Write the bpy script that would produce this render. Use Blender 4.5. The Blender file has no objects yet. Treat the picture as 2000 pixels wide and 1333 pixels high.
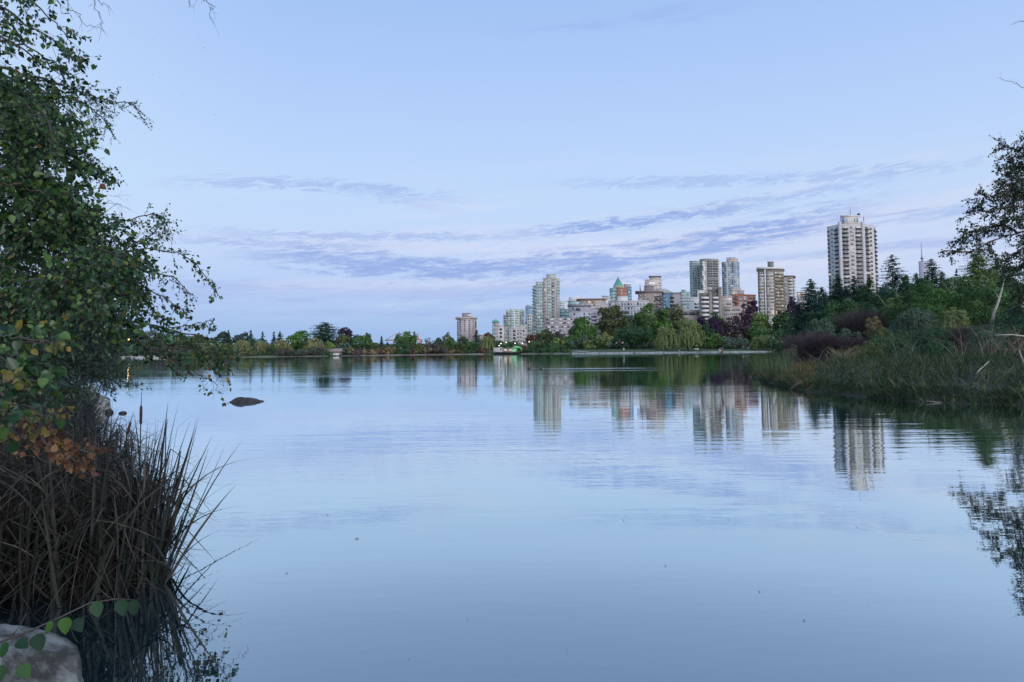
import bpy, math, random
import numpy as np
from mathutils import Matrix, Vector

C = bpy.context.scene
COL = C.collection
R = math.radians
rng = np.random.default_rng(7)
random.seed(7)

# ------------------------------------------------------------------ camera
CH = 1.7
FPX, CX, CY = 1333.0, 1000.0, 612.0
PITCH, ROLL = 3.156, -0.42
ROT = Matrix.Rotation(R(90 + PITCH), 3, 'X') @ Matrix.Rotation(R(ROLL), 3, 'Z')

def ray(px, py):
    return ROT @ Vector(((px - CX) / FPX, -(py - CY) / FPX, -1.0))

def at(px, py, D):
    d = ray(px, py)
    t = D / d.y
    return Vector((d.x * t, D, CH + d.z * t))

def onwater(px, py, z=0.0):
    d = ray(px, py)
    t = (z - CH) / d.z
    return Vector((d.x * t, d.y * t, z))

def hx(px, D):                      # world x on the horizon row
    return at(px, 685.5 - 0.0073 * (px - 1000), D).x

cam = bpy.data.cameras.new('camera')
cam.lens = 24.0; cam.sensor_width = 36.0; cam.sensor_fit = 'HORIZONTAL'
cam.lens = FPX * 36 / 2000
cam.shift_y = -(666.5 - CY) / 2000
cam.clip_start = 0.05; cam.clip_end = 20000
co = bpy.data.objects.new('camera', cam)
co.matrix_world = Matrix.Translation((0, 0, CH)) @ ROT.to_4x4()
COL.objects.link(co); C.camera = co

# ------------------------------------------------------------------ scene helpers
def tag(o, label=None, cat=None, group=None, kind=None):
    if label: o['label'] = label
    if cat: o['category'] = cat
    if group: o['group'] = group
    if kind: o['kind'] = kind
    return o

def empty(name, loc=(0, 0, 0), rz=0.0):
    o = bpy.data.objects.new(name, None)
    o.empty_display_size = 0.2
    o.location = loc; o.rotation_euler = (0, 0, rz)
    COL.objects.link(o); return o

def mk(name, V, F, mats, parent=None, mi=None, smooth=False, loc=None):
    """one mesh object; F is an (M,k) array or list of such arrays"""
    V = np.asarray(V, dtype=np.float32).reshape(-1, 3)
    if not isinstance(mats, (list, tuple)): mats = [mats]
    me = bpy.data.meshes.new(name)
    Fs = F if isinstance(F, list) else [F]
    Fs = [np.asarray(f, dtype=np.int32) for f in Fs if len(f)]
    nl = sum(f.size for f in Fs); nf = sum(len(f) for f in Fs)
    me.vertices.add(len(V)); me.vertices.foreach_set('co', V.ravel())
    me.loops.add(nl); me.polygons.add(nf)
    me.loops.foreach_set('vertex_index', np.concatenate([f.ravel() for f in Fs]))
    tot = np.concatenate([np.full(len(f), f.shape[1]) for f in Fs]).astype(np.int32)
    st = np.concatenate([[0], np.cumsum(tot)[:-1]]).astype(np.int32)
    me.polygons.foreach_set('loop_start', st); me.polygons.foreach_set('loop_total', tot)
    if mi is not None: me.polygons.foreach_set('material_index', np.asarray(mi, dtype=np.int32))
    if smooth: me.polygons.foreach_set('use_smooth', np.ones(nf, dtype=bool))
    for m in mats: me.materials.append(m)
    me.update(calc_edges=True)
    o = bpy.data.objects.new(name, me)
    if parent is not None: o.parent = parent
    if loc is not None: o.location = loc
    COL.objects.link(o); return o

class MB:
    """collects simple solids into one mesh"""
    def __init__(s): s.v = []; s.q = []; s.t = []; s.mq = []; s.mt = []; s.n = 0
    def add(s, V, Q=(), T=(), m=0):
        V = np.asarray(V, float).reshape(-1, 3)
        for f in Q: s.q.append([i + s.n for i in f]); s.mq.append(m)
        for f in T: s.t.append([i + s.n for i in f]); s.mt.append(m)
        s.v.append(V); s.n += len(V)
    def obox(s, c, u, n, w, d, h, m=0):
        """box centred at c (3), along unit u (xy), normal n (xy)"""
        u3 = np.array([u[0], u[1], 0]) * w / 2; n3 = np.array([n[0], n[1], 0]) * d / 2
        z3 = np.array([0, 0, h / 2]); c = np.array(c, float)
        V = [c + a * u3 + b * n3 + e * z3 for e in (-1, 1) for a, b in ((-1, -1), (1, -1), (1, 1), (-1, 1))]
        s.add(V, [(0, 3, 2, 1), (4, 5, 6, 7), (0, 1, 5, 4), (1, 2, 6, 5), (2, 3, 7, 6), (3, 0, 4, 7)], m=m)
    def box(s, x0, x1, y0, y1, z0, z1, m=0):
        s.obox(((x0 + x1) / 2, (y0 + y1) / 2, (z0 + z1) / 2), (1, 0), (0, 1), x1 - x0, y1 - y0, z1 - z0, m)
    def prism(s, pts, z0, z1, m=0, top=None):
        n = len(pts); top = top or pts
        V = [(p[0], p[1], z0) for p in pts] + [(p[0], p[1], z1) for p in top]
        s.add(V, [(i, (i + 1) % n, n + (i + 1) % n, n + i) for i in range(n)],
              [(n, n + i, n + i + 1) for i in range(1, n - 1)] + [(0, i + 1, i) for i in range(1, n - 1)], m=m)
    def cone(s, c, pts, z0, z1, m=0):
        n = len(pts); V = [(p[0], p[1], z0) for p in pts] + [(c[0], c[1], z1)]
        s.add(V, [], [(i, (i + 1) % n, n) for i in range(n)], m=m)
    def tube(s, P, r, k=5, m=0, cap=True):
        P = np.asarray(P, float); n = len(P)
        r = np.full(n, r) if np.isscalar(r) else np.asarray(r, float)
        T = np.gradient(P, axis=0); T /= np.linalg.norm(T, axis=1)[:, None] + 1e-9
        up = np.array([0.13, 0.21, 0.97]) if abs(T[0][2]) < 0.9 else np.array([1, 0.1, 0.05])
        A = np.cross(T, up); A /= np.linalg.norm(A, axis=1)[:, None] + 1e-9
        B = np.cross(T, A)
        a = np.arange(k) * 2 * math.pi / k
        V = P[:, None, :] + r[:, None, None] * (np.cos(a)[None, :, None] * A[:, None, :] + np.sin(a)[None, :, None] * B[:, None, :])
        Q = [(i * k + j, i * k + (j + 1) % k, (i + 1) * k + (j + 1) % k, (i + 1) * k + j) for i in range(n - 1) for j in range(k)]
        Tt = []
        if cap: Tt = [(0, j + 1, j) for j in range(1, k - 1)] + [((n - 1) * k, (n - 1) * k + j, (n - 1) * k + j + 1) for j in range(1, k - 1)]
        s.add(V.reshape(-1, 3), Q, Tt, m=m)
    def lathe(s, c, prof, k=12, m=0):
        a = np.arange(k) * 2 * math.pi / k
        V = [(c[0] + r * math.cos(t), c[1] + r * math.sin(t), c[2] + z) for r, z in prof for t in a]
        n = len(prof)
        s.add(V, [(i * k + j, i * k + (j + 1) % k, (i + 1) * k + (j + 1) % k, (i + 1) * k + j) for i in range(n - 1) for j in range(k)],
              [(0, j + 1, j) for j in range(1, k - 1)] + [((n - 1) * k, (n - 1) * k + j, (n - 1) * k + j + 1) for j in range(1, k - 1)], m=m)
    def blob(s, c, rx, ry, rz, seed=0, amp=0.15, k=14, m=0, freq=1.6):
        """uneven ellipsoid"""
        rr = np.random.default_rng(seed); ph = rr.uniform(0, 6.28, (6, 3)); dr = rr.normal(size=(6, 3))
        rows = []
        for i in range(k + 1):
            th = math.pi * i / k
            for j in range(2 * k):
                f = math.pi * j / k
                u = np.array([math.sin(th) * math.cos(f), math.sin(th) * math.sin(f), math.cos(th)])
                d = sum(math.sin(freq * (q + 1) * 0.7 * float(u @ dr[q]) + ph[q][0]) / (q + 1) for q in range(6))
                rows.append(np.array(c) + u * np.array([rx, ry, rz]) * (1 + amp * d))
        w = 2 * k
        s.add(rows, [(i * w + j, i * w + (j + 1) % w, (i + 1) * w + (j + 1) % w, (i + 1) * w + j) for i in range(k) for j in range(w)], m=m)
    def build(s, name, mats, parent=None, smooth=False, loc=None):
        V = np.concatenate(s.v); F = []; mi = []
        if s.q: F.append(np.array(s.q)); mi += s.mq
        if s.t: F.append(np.array(s.t)); mi += s.mt
        return mk(name, V, F, mats, parent, mi, smooth, loc)

# ------------------------------------------------------------------ materials
def s2l(c):
    return tuple(((x / 255) / 12.92 if x / 255 <= 0.04045 else ((x / 255 + 0.055) / 1.055) ** 2.4) for x in c)

def nmat(name):
    m = bpy.data.materials.new(name); m.use_nodes = True
    nt = m.node_tree; nt.nodes.clear()
    out = nt.nodes.new('ShaderNodeOutputMaterial')
    return m, nt, out

def N(nt, t, **kw):
    n = nt.nodes.new(t)
    for k, v in kw.items():
        if k in n.inputs: n.inputs[k].default_value = v
        else: setattr(n, k, v)
    return n

def ramp(nt, fac, stops, interp='LINEAR'):
    r = nt.nodes.new('ShaderNodeValToRGB'); r.color_ramp.interpolation = interp
    e = r.color_ramp.elements
    while len(e) < len(stops): e.new(0.5)
    for i, (p, c) in enumerate(stops):
        e[i].position = p; e[i].color = (c[0], c[1], c[2], 1)
    nt.links.new(fac, r.inputs[0]); return r

def wall_mat(name, col, var=0.12, scale=0.25, rough=0.85, bump=0.0, dark=None, streak=True, sharp=0):
    m, nt, out = nmat(name)
    tc = N(nt, 'ShaderNodeTexCoord'); mp = N(nt, 'ShaderNodeMapping')
    mp.inputs['Scale'].default_value = (scale, scale, scale * (0.35 if streak else 1))
    nt.links.new(tc.outputs['Object'], mp.inputs[0])
    no = N(nt, 'ShaderNodeTexNoise', Scale=1.0, Detail=6.0, Roughness=0.65)
    nt.links.new(mp.outputs[0], no.inputs['Vector'])
    lo = dark or tuple(c * (1 - var * 2) for c in col); hi = tuple(min(1, c * (1 + var)) for c in col)
    rp = ramp(nt, no.outputs['Fac'], [(0.3, lo), (0.52, col), (0.72, hi)] if not sharp else [(0.40, lo), (0.46, tuple((p_ + q_) / 2 for p_, q_ in zip(lo, col))), (0.52, col), (0.60, hi)])
    p = N(nt, 'ShaderNodeBsdfPrincipled', Roughness=rough)
    nt.links.new(rp.outputs[0], p.inputs['Base Color'])
    if bump:
        n2 = N(nt, 'ShaderNodeTexNoise', Scale=scale * 8, Detail=8.0, Roughness=0.7)
        nt.links.new(tc.outputs['Object'], n2.inputs['Vector'])
        b = N(nt, 'ShaderNodeBump', Strength=1.0, Distance=bump)
        nt.links.new(n2.outputs['Fac'], b.inputs['Height']); nt.links.new(b.outputs[0], p.inputs['Normal'])
    nt.links.new(p.outputs[0], out.inputs[0]); return m

def leaf_mat(name, cols, rough=0.55, trans=0.25, spec=0.4, big=0.0, bigcol=None):
    """colour differs leaf by leaf (random per island), plus an optional large patchiness"""
    m, nt, out = nmat(name)
    g = N(nt, 'ShaderNodeNewGeometry')
    n = len(cols)
    rp = ramp(nt, g.outputs['Random Per Island'], [((i + 0.5) / n, c) for i, c in enumerate(cols)])
    c = rp.outputs[0]
    if big:
        tc = N(nt, 'ShaderNodeTexCoord')
        no = N(nt, 'ShaderNodeTexNoise', Scale=big, Detail=3.0)
        nt.links.new(tc.outputs['Object'], no.inputs['Vector'])
        mr = N(nt, 'ShaderNodeMapRange'); mr.inputs['From Min'].default_value = 0.42; mr.inputs['From Max'].default_value = 0.62
        nt.links.new(no.outputs['Fac'], mr.inputs[0])
        mx = N(nt, 'ShaderNodeMix', data_type='RGBA')
        nt.links.new(mr.outputs[0], mx.inputs[0]); nt.links.new(c, mx.inputs[6]); mx.inputs[7].default_value = (*bigcol, 1)
        c = mx.outputs[2]
    p = N(nt, 'ShaderNodeBsdfPrincipled', Roughness=rough)
    p.inputs['Specular IOR Level'].default_value = spec
    nt.links.new(c, p.inputs['Base Color'])
    if trans:
        t = N(nt, 'ShaderNodeBsdfTranslucent'); nt.links.new(c, t.inputs[0])
        ms = N(nt, 'ShaderNodeMixShader'); ms.inputs[0].default_value = trans
        nt.links.new(p.outputs[0], ms.inputs[1]); nt.links.new(t.outputs[0], ms.inputs[2])
        nt.links.new(ms.outputs[0], out.inputs[0])
    else:
        nt.links.new(p.outputs[0], out.inputs[0])
    return m

def flat_mat(name, col, rough=0.6, metal=0.0, emit=None, estr=0.0):
    m, nt, out = nmat(name)
    tc = N(nt, 'ShaderNodeTexCoord')
    no = N(nt, 'ShaderNodeTexNoise', Scale=3.0, Detail=4.0)
    nt.links.new(tc.outputs['Object'], no.inputs['Vector'])
    rp = ramp(nt, no.outputs['Fac'], [(0.3, tuple(c * 0.8 for c in col)), (0.7, tuple(min(1, c * 1.15) for c in col))])
    p = N(nt, 'ShaderNodeBsdfPrincipled', Roughness=rough, Metallic=metal)
    nt.links.new(rp.outputs[0], p.inputs['Base Color'])
    if emit:
        p.inputs['Emission Color'].default_value = (*emit, 1); p.inputs['Emission Strength'].default_value = estr
    nt.links.new(p.outputs[0], out.inputs[0]); return m

def win_mat(name, tint, pale=0.25, lit=0.03):
    """glass panes: each pane its own mix of dark room, drawn blind or lit room"""
    m, nt, out = nmat(name)
    g = N(nt, 'ShaderNodeNewGeometry'); oi = N(nt, 'ShaderNodeObjectInfo')
    a = N(nt, 'ShaderNodeMath', operation='ADD'); fr = N(nt, 'ShaderNodeMath', operation='FRACT')
    nt.links.new(g.outputs['Random Per Island'], a.inputs[0]); nt.links.new(oi.outputs['Random'], a.inputs[1])
    nt.links.new(a.outputs[0], fr.inputs[0])
    d = tint; m1 = tuple(c * 1.7 + 0.02 for c in tint); pl = (0.55, 0.53, 0.5)
    rp = ramp(nt, fr.outputs[0], [(0.0, d), (0.45, m1), (0.8 - pale, d), (0.8, pl), (1.0, m1)])
    p = N(nt, 'ShaderNodeBsdfPrincipled', Roughness=0.12)
    p.inputs['Specular IOR Level'].default_value = 0.7
    nt.links.new(rp.outputs[0], p.inputs['Base Color'])
    if lit:
        gt = N(nt, 'ShaderNodeMath', operation='GREATER_THAN'); gt.inputs[1].default_value = 1 - lit
        nt.links.new(fr.outputs[0], gt.inputs[0])
        ml = N(nt, 'ShaderNodeMath', operation='MULTIPLY'); ml.inputs[1].default_value = 0.6
        nt.links.new(gt.outputs[0], ml.inputs[0])
        p.inputs['Emission Color'].default_value = (1.0, 0.72, 0.42, 1)
        nt.links.new(ml.outputs[0], p.inputs['Emission Strength'])
    nt.links.new(p.outputs[0], out.inputs[0]); return m

# ------------------------------------------------------------------ ground
def wp(px, D): return (hx(px, D), D)
def ws(px, py):
    v = onwater(px, py); return (v.x, v.y)
LAKE = [(6, 1.3), (0, 1.9), (-1.3, 2.2), (-2.1, 3.0), (-3.0, 4.3), (-4.6, 5.2), (-6.4, 9), (-9.3, 14), (-12.2, 19.5), (-25, 30), (-60, 60), (-120, 120), (-175, 190), (-190, 235),
        wp(225, 252), wp(300, 258), wp(430, 262), wp(560, 270), wp(700, 300), wp(860, 345), wp(1000, 352), wp(1130, 335), wp(1300, 345),
        wp(1450, 375), wp(1545, 385), wp(1600, 150), wp(1625, 75), wp(1570, 52), wp(1485, 46), (hx(1466, 41.5), 41.5),
        ws(1500, 748), ws(1540, 757), ws(1570, 765), ws(1650, 772), ws(1700, 778), ws(1800, 786), ws(1900, 790), ws(2000, 793),
        (19, 19), (25, 12), (20, 3)]
_LP = np.array(LAKE); _LQ = np.roll(_LP, -1, axis=0)
def sdist(X, Y):
    X = np.asarray(X, float); Y = np.asarray(Y, float)
    best = np.full(X.shape, 1e18); ins = np.zeros(X.shape, bool)
    for (ax, ay), (bx, by) in zip(_LP, _LQ):
        dx, dy = bx - ax, by - ay
        t = np.clip(((X - ax) * dx + (Y - ay) * dy) / (dx * dx + dy * dy), 0, 1)
        d = (X - ax - t * dx) ** 2 + (Y - ay - t * dy) ** 2
        best = np.minimum(best, d)
        cr = ((ay > Y) != (by > Y)) & (X < (bx - ax) * (Y - ay) / (by - ay + 1e-12) + ax)
        ins ^= cr
    return np.where(ins, -1, 1) * np.sqrt(best)
def gz(X, Y):
    s = sdist(X, Y); X = np.asarray(X, float); Y = np.asarray(Y, float)
    so = np.maximum(s, 0)
    k = np.clip((so - 60) / 400, 0, 1)
    z = 0.3 * (1 - np.exp(-so / 0.9)) + 2.3 * (1 - np.exp(-so / 26)) + 8 * k * k * (3 - 2 * k)
    z += 0.05 * np.sin(X * 1.3 + Y * 0.7) * np.clip(so, 0, 1) + 0.04 * np.sin(X * 0.31 - Y * 2.1) * np.clip(so, 0, 1)
    return np.where(s < 0, np.maximum(s * 0.5, -1.5), z)
def gz1(x, y): return float(gz(np.array([x]), np.array([y]))[0])

def terrain(mat):
    rad = [0.0] + list(np.geomspace(1.0, 60, 110)) + list(np.linspace(62, 240, 50)) + list(np.linspace(243, 430, 70)) + list(np.geomspace(440, 6000, 30))
    ang = list(np.radians(np.concatenate([np.linspace(-60, 60, 420), np.linspace(64, 296, 59)])))
    r, a = np.meshgrid(rad, ang, indexing='ij')
    X = r * np.sin(a); Y = r * np.cos(a)
    Z = gz(X, Y)
    nr, na = r.shape
    V = np.stack([X, Y, Z], -1).reshape(-1, 3)
    i, j = np.meshgrid(np.arange(nr - 1), np.arange(na), indexing='ij')
    j2 = (j + 1) % na
    F = np.stack([i * na + j, (i + 1) * na + j, (i + 1) * na + j2, i * na + j2], -1).reshape(-1, 4)
    return mk('ground', V, F[:, ::-1], mat, smooth=True)

# ------------------------------------------------------------------ foliage primitives
def unit(a): return a / (np.linalg.norm(a, axis=-1, keepdims=True) + 1e-9)

def cards(P, Nn, s, aspect=0.8, T=None, rg=None):
    """irregular four-cornered leaf clumps at P facing Nn"""
    rg = rg or rng; n = len(P)
    if T is None: T = rg.normal(size=(n, 3))
    T = unit(T - Nn * np.sum(T * Nn, 1, keepdims=True)); B = np.cross(Nn, T)
    s = (np.full(n, s) if np.isscalar(s) else s) * rg.uniform(0.6, 1.35, n)
    j = rg.uniform(0.75, 1.25, (n, 4))
    V = np.stack([P + T * (s * j[:, 0])[:, None], P + B * (s * aspect * j[:, 1])[:, None],
                  P - T * (s * j[:, 2])[:, None], P - B * (s * aspect * j[:, 3])[:, None]], 1).reshape(-1, 3)
    F = np.arange(n * 4).reshape(n, 4)
    return V, F

def crown_round(W, H, tf, size, n, rg, nclump=42, up=0.25, taper=0.0, rag=0.24):
    a = W / 2; c = H * (1 - tf) / 2; zc = H * tf + c
    U = unit(rg.normal(size=(nclump, 3))); r = rg.uniform(0.25, 1, nclump) ** 0.45
    Cc = U * r[:, None] * np.array([a, a, c]) * 0.86
    if taper:
        f = 1 - taper * np.clip(Cc[:, 2] / c, -0.3, 1); Cc[:, :2] *= f[:, None]
    rc = a * rag * rg.uniform(0.7, 1.35, nclump)
    w = rc ** 2; idx = rg.choice(nclump, n, p=w / w.sum())
    D = unit(rg.normal(size=(n, 3)) + np.array([0, 0, up]) + 0.7 * U[idx])
    P = Cc[idx] + D * (rc[idx] * rg.uniform(0.55, 1.12, n))[:, None] * np.array([1, 1, 0.8])
    k = int(n * 0.22); q = unit(rg.normal(size=(k, 3))) * (rg.uniform(0, 1, k) ** .4)[:, None] * np.array([a, a, c]) * .8
    if taper: q[:, :2] *= (1 - taper * np.clip(q[:, 2] / c, -.3, 1))[:, None]
    P[:k] = q; P[:k, 2] = q[:, 2]
    P[:, 2] += zc
    P[:, 2] = np.maximum(P[:, 2], H * tf * 0.6)
    Nn = unit(D + 0.55 * rg.normal(size=(n, 3)))
    return cards(P, Nn, size, 0.75, rg=rg)

def crown_willow(W, H, size, n, rg, top=0.55):
    W *= .86
    a = W / 2
    n1 = n // 3; n2 = n - n1
    V1, F1 = crown_round(W * 0.86, H, 0.5, size, n1, rg, 30, 0.4)
    ns = max(30, n2 // 11)
    az = rg.uniform(0, 2 * math.pi, ns); rr = np.sqrt(rg.uniform(0.12, 1, ns))
    lob = 1 + 0.13 * np.sin(az * 3 + rg.uniform(0, 6)) + 0.1 * np.sin(az * 5 + rg.uniform(0, 6))
    x = np.cos(az) * rr * a * lob; y = np.sin(az) * rr * a * lob
    z0 = H * (0.28 + 0.70 * np.sqrt(np.clip(1 - rr ** 2 * 0.96, 0, 1))) * rg.uniform(0.86, 1.0, ns)
    L = z0 * rg.uniform(0.3, 0.9, ns)
    t = np.linspace(0, 1, 11)
    P = np.stack([(x[:, None] * (1 + 0.10 * t)), (y[:, None] * (1 + 0.10 * t)), z0[:, None] - L[:, None] * t], -1).reshape(-1, 3)
    m = len(P)
    P += rg.normal(size=P.shape) * size * 0.35
    rad = P * np.array([1, 1, 0]); Nn = unit(unit(rad) + 0.6 * rg.normal(size=(m, 3)) * np.array([1, 1, 0.3]))
    T = np.tile(np.array([0, 0, 1.0]), (m, 1)) + 0.15 * rg.normal(size=(m, 3))
    V2, F2 = cards(P, Nn, size * 1.5, 0.3, T, rg)
    return np.concatenate([V1, V2]), np.concatenate([F1, F2 + len(V1)])

def crown_conifer(W, H, size, rg, tf=0.08, nb=11, openness=0.0, pw=0.85, droop=0.25, lev=None, flat=1.0):
    a = W / 2; lev = lev or int(min(70, max(18, H / (size * 0.95))))
    Ps, Ns, Ts, Ss = [], [], [], []
    for i in range(lev):
        t = (i + rg.uniform(-0.3, 0.3)) / lev; t = min(max(t, 0), 1)
        z = H * (tf + (1 - tf) * t)
        r = a * ((1 - t) ** pw) * (1.0 if t > 0.12 else 0.75 + 2 * t) + 0.02 * a
        for b in range(max(3, int(nb * (1 - 0.5 * t)))):
            if rg.uniform() < openness: continue
            az = rg.uniform(0, 6.283); L = r * rg.uniform(0.62, 1.18)
            m = max(2, int(L / (size * 0.62)))
            s = np.linspace(0.15, 1, m)
            d = np.array([math.cos(az), math.sin(az), 0])
            dz = (-droop * s + 0.22 * droop * s ** 2 * 3) * L * flat + rg.uniform(-0.04, 0.1) * H / lev
            P = d * (s * L)[:, None]; P[:, 2] = z + dz
            P += rg.normal(size=P.shape) * size * 0.18
            P += np.array([-d[1], d[0], -.15]) * (rg.uniform(-1, 1, m) * (1.05 - s) * L * .34)[:, None]
            Ps.append(P)
            Ts.append(np.tile(d + np.array([0, 0, -0.35]), (m, 1)) + 0.3 * rg.normal(size=(m, 3)))
            Ns.append(np.tile(np.array([0, 0, 1.0]) + 0.5 * d, (m, 1)) + 0.55 * rg.normal(size=(m, 3)))
            Ss.append(size * (1.25 - 0.55 * s))
    P = np.concatenate([*Ps, np.array([[0, 0, H * 0.985], [0, 0, H * 0.96]])])
    T = np.concatenate([*Ts, np.array([[0, 0, 1.0], [0, 0, 1.0]])]); Nn = unit(np.concatenate([*Ns, np.array([[0, -1.0, 0], [1.0, 0, 0]])]))
    S = np.concatenate([*Ss, [size, size]])
    return cards(P, Nn, S, 0.42, T, rg)

def ribbons(base, direc, L, w, bend, nseg, rg, face=None):
    """grass blades: base (n,3), direc unit (n,3), length, width, bend vector (n,3) applied as t^2"""
    n = len(base); t = np.linspace(0, 1, nseg + 1)
    L = np.asarray(L)[:, None, None]
    P = base[:, None, :] + L * (direc[:, None, :] * t[None, :, None] + bend[:, None, :] * (t ** 2.2)[None, :, None])
    f = rg.uniform(0, 2 * math.pi, n) if face is None else face
    S = np.stack([np.cos(f), np.sin(f), np.zeros(n)], -1)
    wd = np.asarray(w)[:, None] * np.clip(np.minimum(1, 0.55 + 2 * t) * (1 - t ** 2.5) + 0.04, 0, 1)[None, :]
    A = P - S[:, None, :] * wd[..., None] / 2; B = P + S[:, None, :] * wd[..., None] / 2
    V = np.stack([A, B], 2).reshape(-1, 3)
    k = 2 * (nseg + 1)
    i = np.arange(n)[:, None] * k; j = np.arange(nseg)[None, :] * 2
    F = np.stack([i + j, i + j + 1, i + j + 3, i + j + 2], -1).reshape(-1, 4)
    return V, F

def leaves(P, dirs, nrm, ln, wd, fold=0.15, hi=False):
    """ovate leaves: two folded quads each"""
    n = len(P); dirs = unit(dirs); nrm = unit(nrm - dirs * np.sum(nrm * dirs, 1, keepdims=True)); S = np.cross(dirs, nrm)
    if hi:
        sd_ = [(.30, .05), (.47, .20), (.50, .38), (.40, .60), (.22, .82)]
        sh = [(0, 0, 0)] + [(-a_, b_, fold * a_ * 1.6) for a_, b_ in sd_] + [(0, 1, -.06)] + [(a_, b_, fold * a_ * 1.6) for a_, b_ in sd_[::-1]]
        V = np.stack([P + S * (x * wd)[:, None] + dirs * (y * ln)[:, None] + nrm * (z * wd)[:, None] for x, y, z in sh], 1).reshape(-1, 3)
        b = np.arange(n)[:, None] * 12
        return V, np.stack([b + [0, 6, 5, 4, 3, 2, 1], b + [0, 11, 10, 9, 8, 7, 6]], 1).reshape(-1, 7)
    sh = [(0, 0, 0), (-.5, .28, fold), (-.36, .62, fold * .8), (0, 1, 0), (.36, .62, fold * .8), (.5, .28, fold)]
    V = np.stack([P + S * (x * wd)[:, None] + dirs * (y * ln)[:, None] + nrm * (z * wd)[:, None] for x, y, z in sh], 1).reshape(-1, 3)
    b = np.arange(n)[:, None] * 6
    F = np.stack([b + [0, 3, 2, 1], b + [0, 5, 4, 3]], 1).reshape(-1, 4)
    return V, F

class Leafy:
    """branches drawn as tubes, with side twigs and leaves hanging on them"""
    def __init__(s, seed): s.rg = np.random.default_rng(seed); s.wood = MB(); s.P = []; s.D = []; s.L = []; s.M = []
    def branch(s, pts, r0=0.02, r1=0.004, twigs=10, tl=(0.2, 0.5), lp=0.04, ll=0.045, spread=0.8, down=0.35, mat=0, sub=2, start=0.15, jit=0.02, mfun=None, tube=True, out=0.6, k=5):
        rg = s.rg; pts = [np.array(p, float) for p in pts]
        Q = []
        for i in range(len(pts) - 1):
            p0 = pts[max(i - 1, 0)]; p1 = pts[i]; p2 = pts[i + 1]; p3 = pts[min(i + 2, len(pts) - 1)]
            for t in np.linspace(0, 1, 5)[:-1]:
                Q.append(0.5 * ((2 * p1) + (-p0 + p2) * t + (2 * p0 - 5 * p1 + 4 * p2 - p3) * t * t + (-p0 + 3 * p1 - 3 * p2 + p3) * t ** 3))
        Q.append(pts[-1]); Q = np.array(Q)
        Q[1:-1] += rg.normal(size=Q[1:-1].shape) * jit
        if tube: s.wood.tube(Q, np.linspace(r0, r1, len(Q)), k)
        T = unit(np.gradient(Q, axis=0))
        for q in range(twigs):
            f = start + (1 - start) * (q + rg.uniform()) / twigs
            x = f * (len(Q) - 1); i = min(int(x), len(Q) - 2); b = Q[i] + (Q[i + 1] - Q[i]) * (x - i)
            d = unit(out * T[i] + spread * rg.normal(size=3) * 0.7 + np.array([0, 0, -down * rg.uniform(0, 1.3)]))
            s.twig(b, d, rg.uniform(*tl), lp, ll, down, mat, sub, max(r1 * 0.6, 0.0014), mfun)
        s.twig(Q[-1], T[-1], rg.uniform(*tl) * 0.5, lp, ll, down, mat, 0, r1 * 0.7, mfun)
    def twig(s, b, d, L, lp, ll, down, mat, sub, r, mfun=None):
        rg = s.rg; n = 5; t = np.linspace(0, 1, n)[:, None]
        side = rg.normal(size=3) * 0.12
        Q = b + L * (d * t + (np.array([0, 0, -down * 0.55]) + side) * t ** 2)
        s.wood.tube(Q, np.linspace(r, r * 0.5, n), 3, cap=False)
        if lp:
            m = max(1, int(L / lp)); tt = (np.arange(m) + rg.uniform(0, 1, m)) / m
            P = np.stack([np.interp(tt, t[:, 0], Q[:, k]) for k in range(3)], -1) + rg.normal(size=(m, 3)) * ll * 0.3
            s.P.append(P); s.D.append(rg.normal(size=(m, 3)) * 0.55 + d * 0.5 + np.array([0, 0, -0.6])); s.L.append(ll * rg.uniform(0.55, 1.25, m))
            mm = np.full(m, mat)
            if mfun: mm = mfun(P, rg)
            s.M.append(mm)
        for k in range(sub):
            f = rg.uniform(0.2, 0.85); bb = b + L * (d * f + (np.array([0, 0, -down * 0.55]) + side) * f ** 2)
            s.twig(bb, unit(d + rg.normal(size=3) * 0.6), L * rg.uniform(0.35, 0.6), lp, ll, down, mat, 0, r * 0.7, mfun)
    def build(s, parent, wood_mat, leaf_mats, wname='branch', lname='leaves', wr=0.72, hi=False):
        s.wood.build(wname, wood_mat, parent)
        if s.P:
            P = np.concatenate(s.P); L = np.concatenate(s.L)
            V, F = leaves(P, np.concatenate(s.D), s.rg.normal(size=P.shape) + np.array([0, -0.25, 0.55]), L, L * wr, hi=hi)
            mk(lname, V, F, leaf_mats, parent, mi=np.repeat(np.concatenate(s.M), 2))
# ------------------------------------------------------------------ sky, sun
SUN_EL, SUN_AZ = 14.0, 152.0         # low soft glow behind the camera, a little to the right
w = bpy.data.worlds.new('World'); C.world = w; w.use_nodes = True
nt = w.node_tree; nt.nodes.clear()
L = nt.links
def M(op, a, b=None, c=None):
    n = nt.nodes.new('ShaderNodeMath'); n.operation = op
    for i, x in enumerate((a, b, c)):
        if x is None: continue
        if isinstance(x, (int, float)): n.inputs[i].default_value = x
        else: L.new(x, n.inputs[i])
    return n.outputs[0]
def MIX(f, a, b):
    n = nt.nodes.new('ShaderNodeMix'); n.data_type = 'RGBA'
    if isinstance(f, (int, float)): n.inputs[0].default_value = f
    else: L.new(f, n.inputs[0])
    for i, x in ((6, a), (7, b)):
        if isinstance(x, tuple): n.inputs[i].default_value = (*x, 1)
        else: L.new(x, n.inputs[i])
    return n.outputs[2]
def SM(x, lo, hi):
    n = nt.nodes.new('ShaderNodeMapRange'); n.interpolation_type = 'SMOOTHSTEP'
    L.new(x, n.inputs[0]); n.inputs[1].default_value = lo; n.inputs[2].default_value = hi
    return n.outputs[0]
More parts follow.
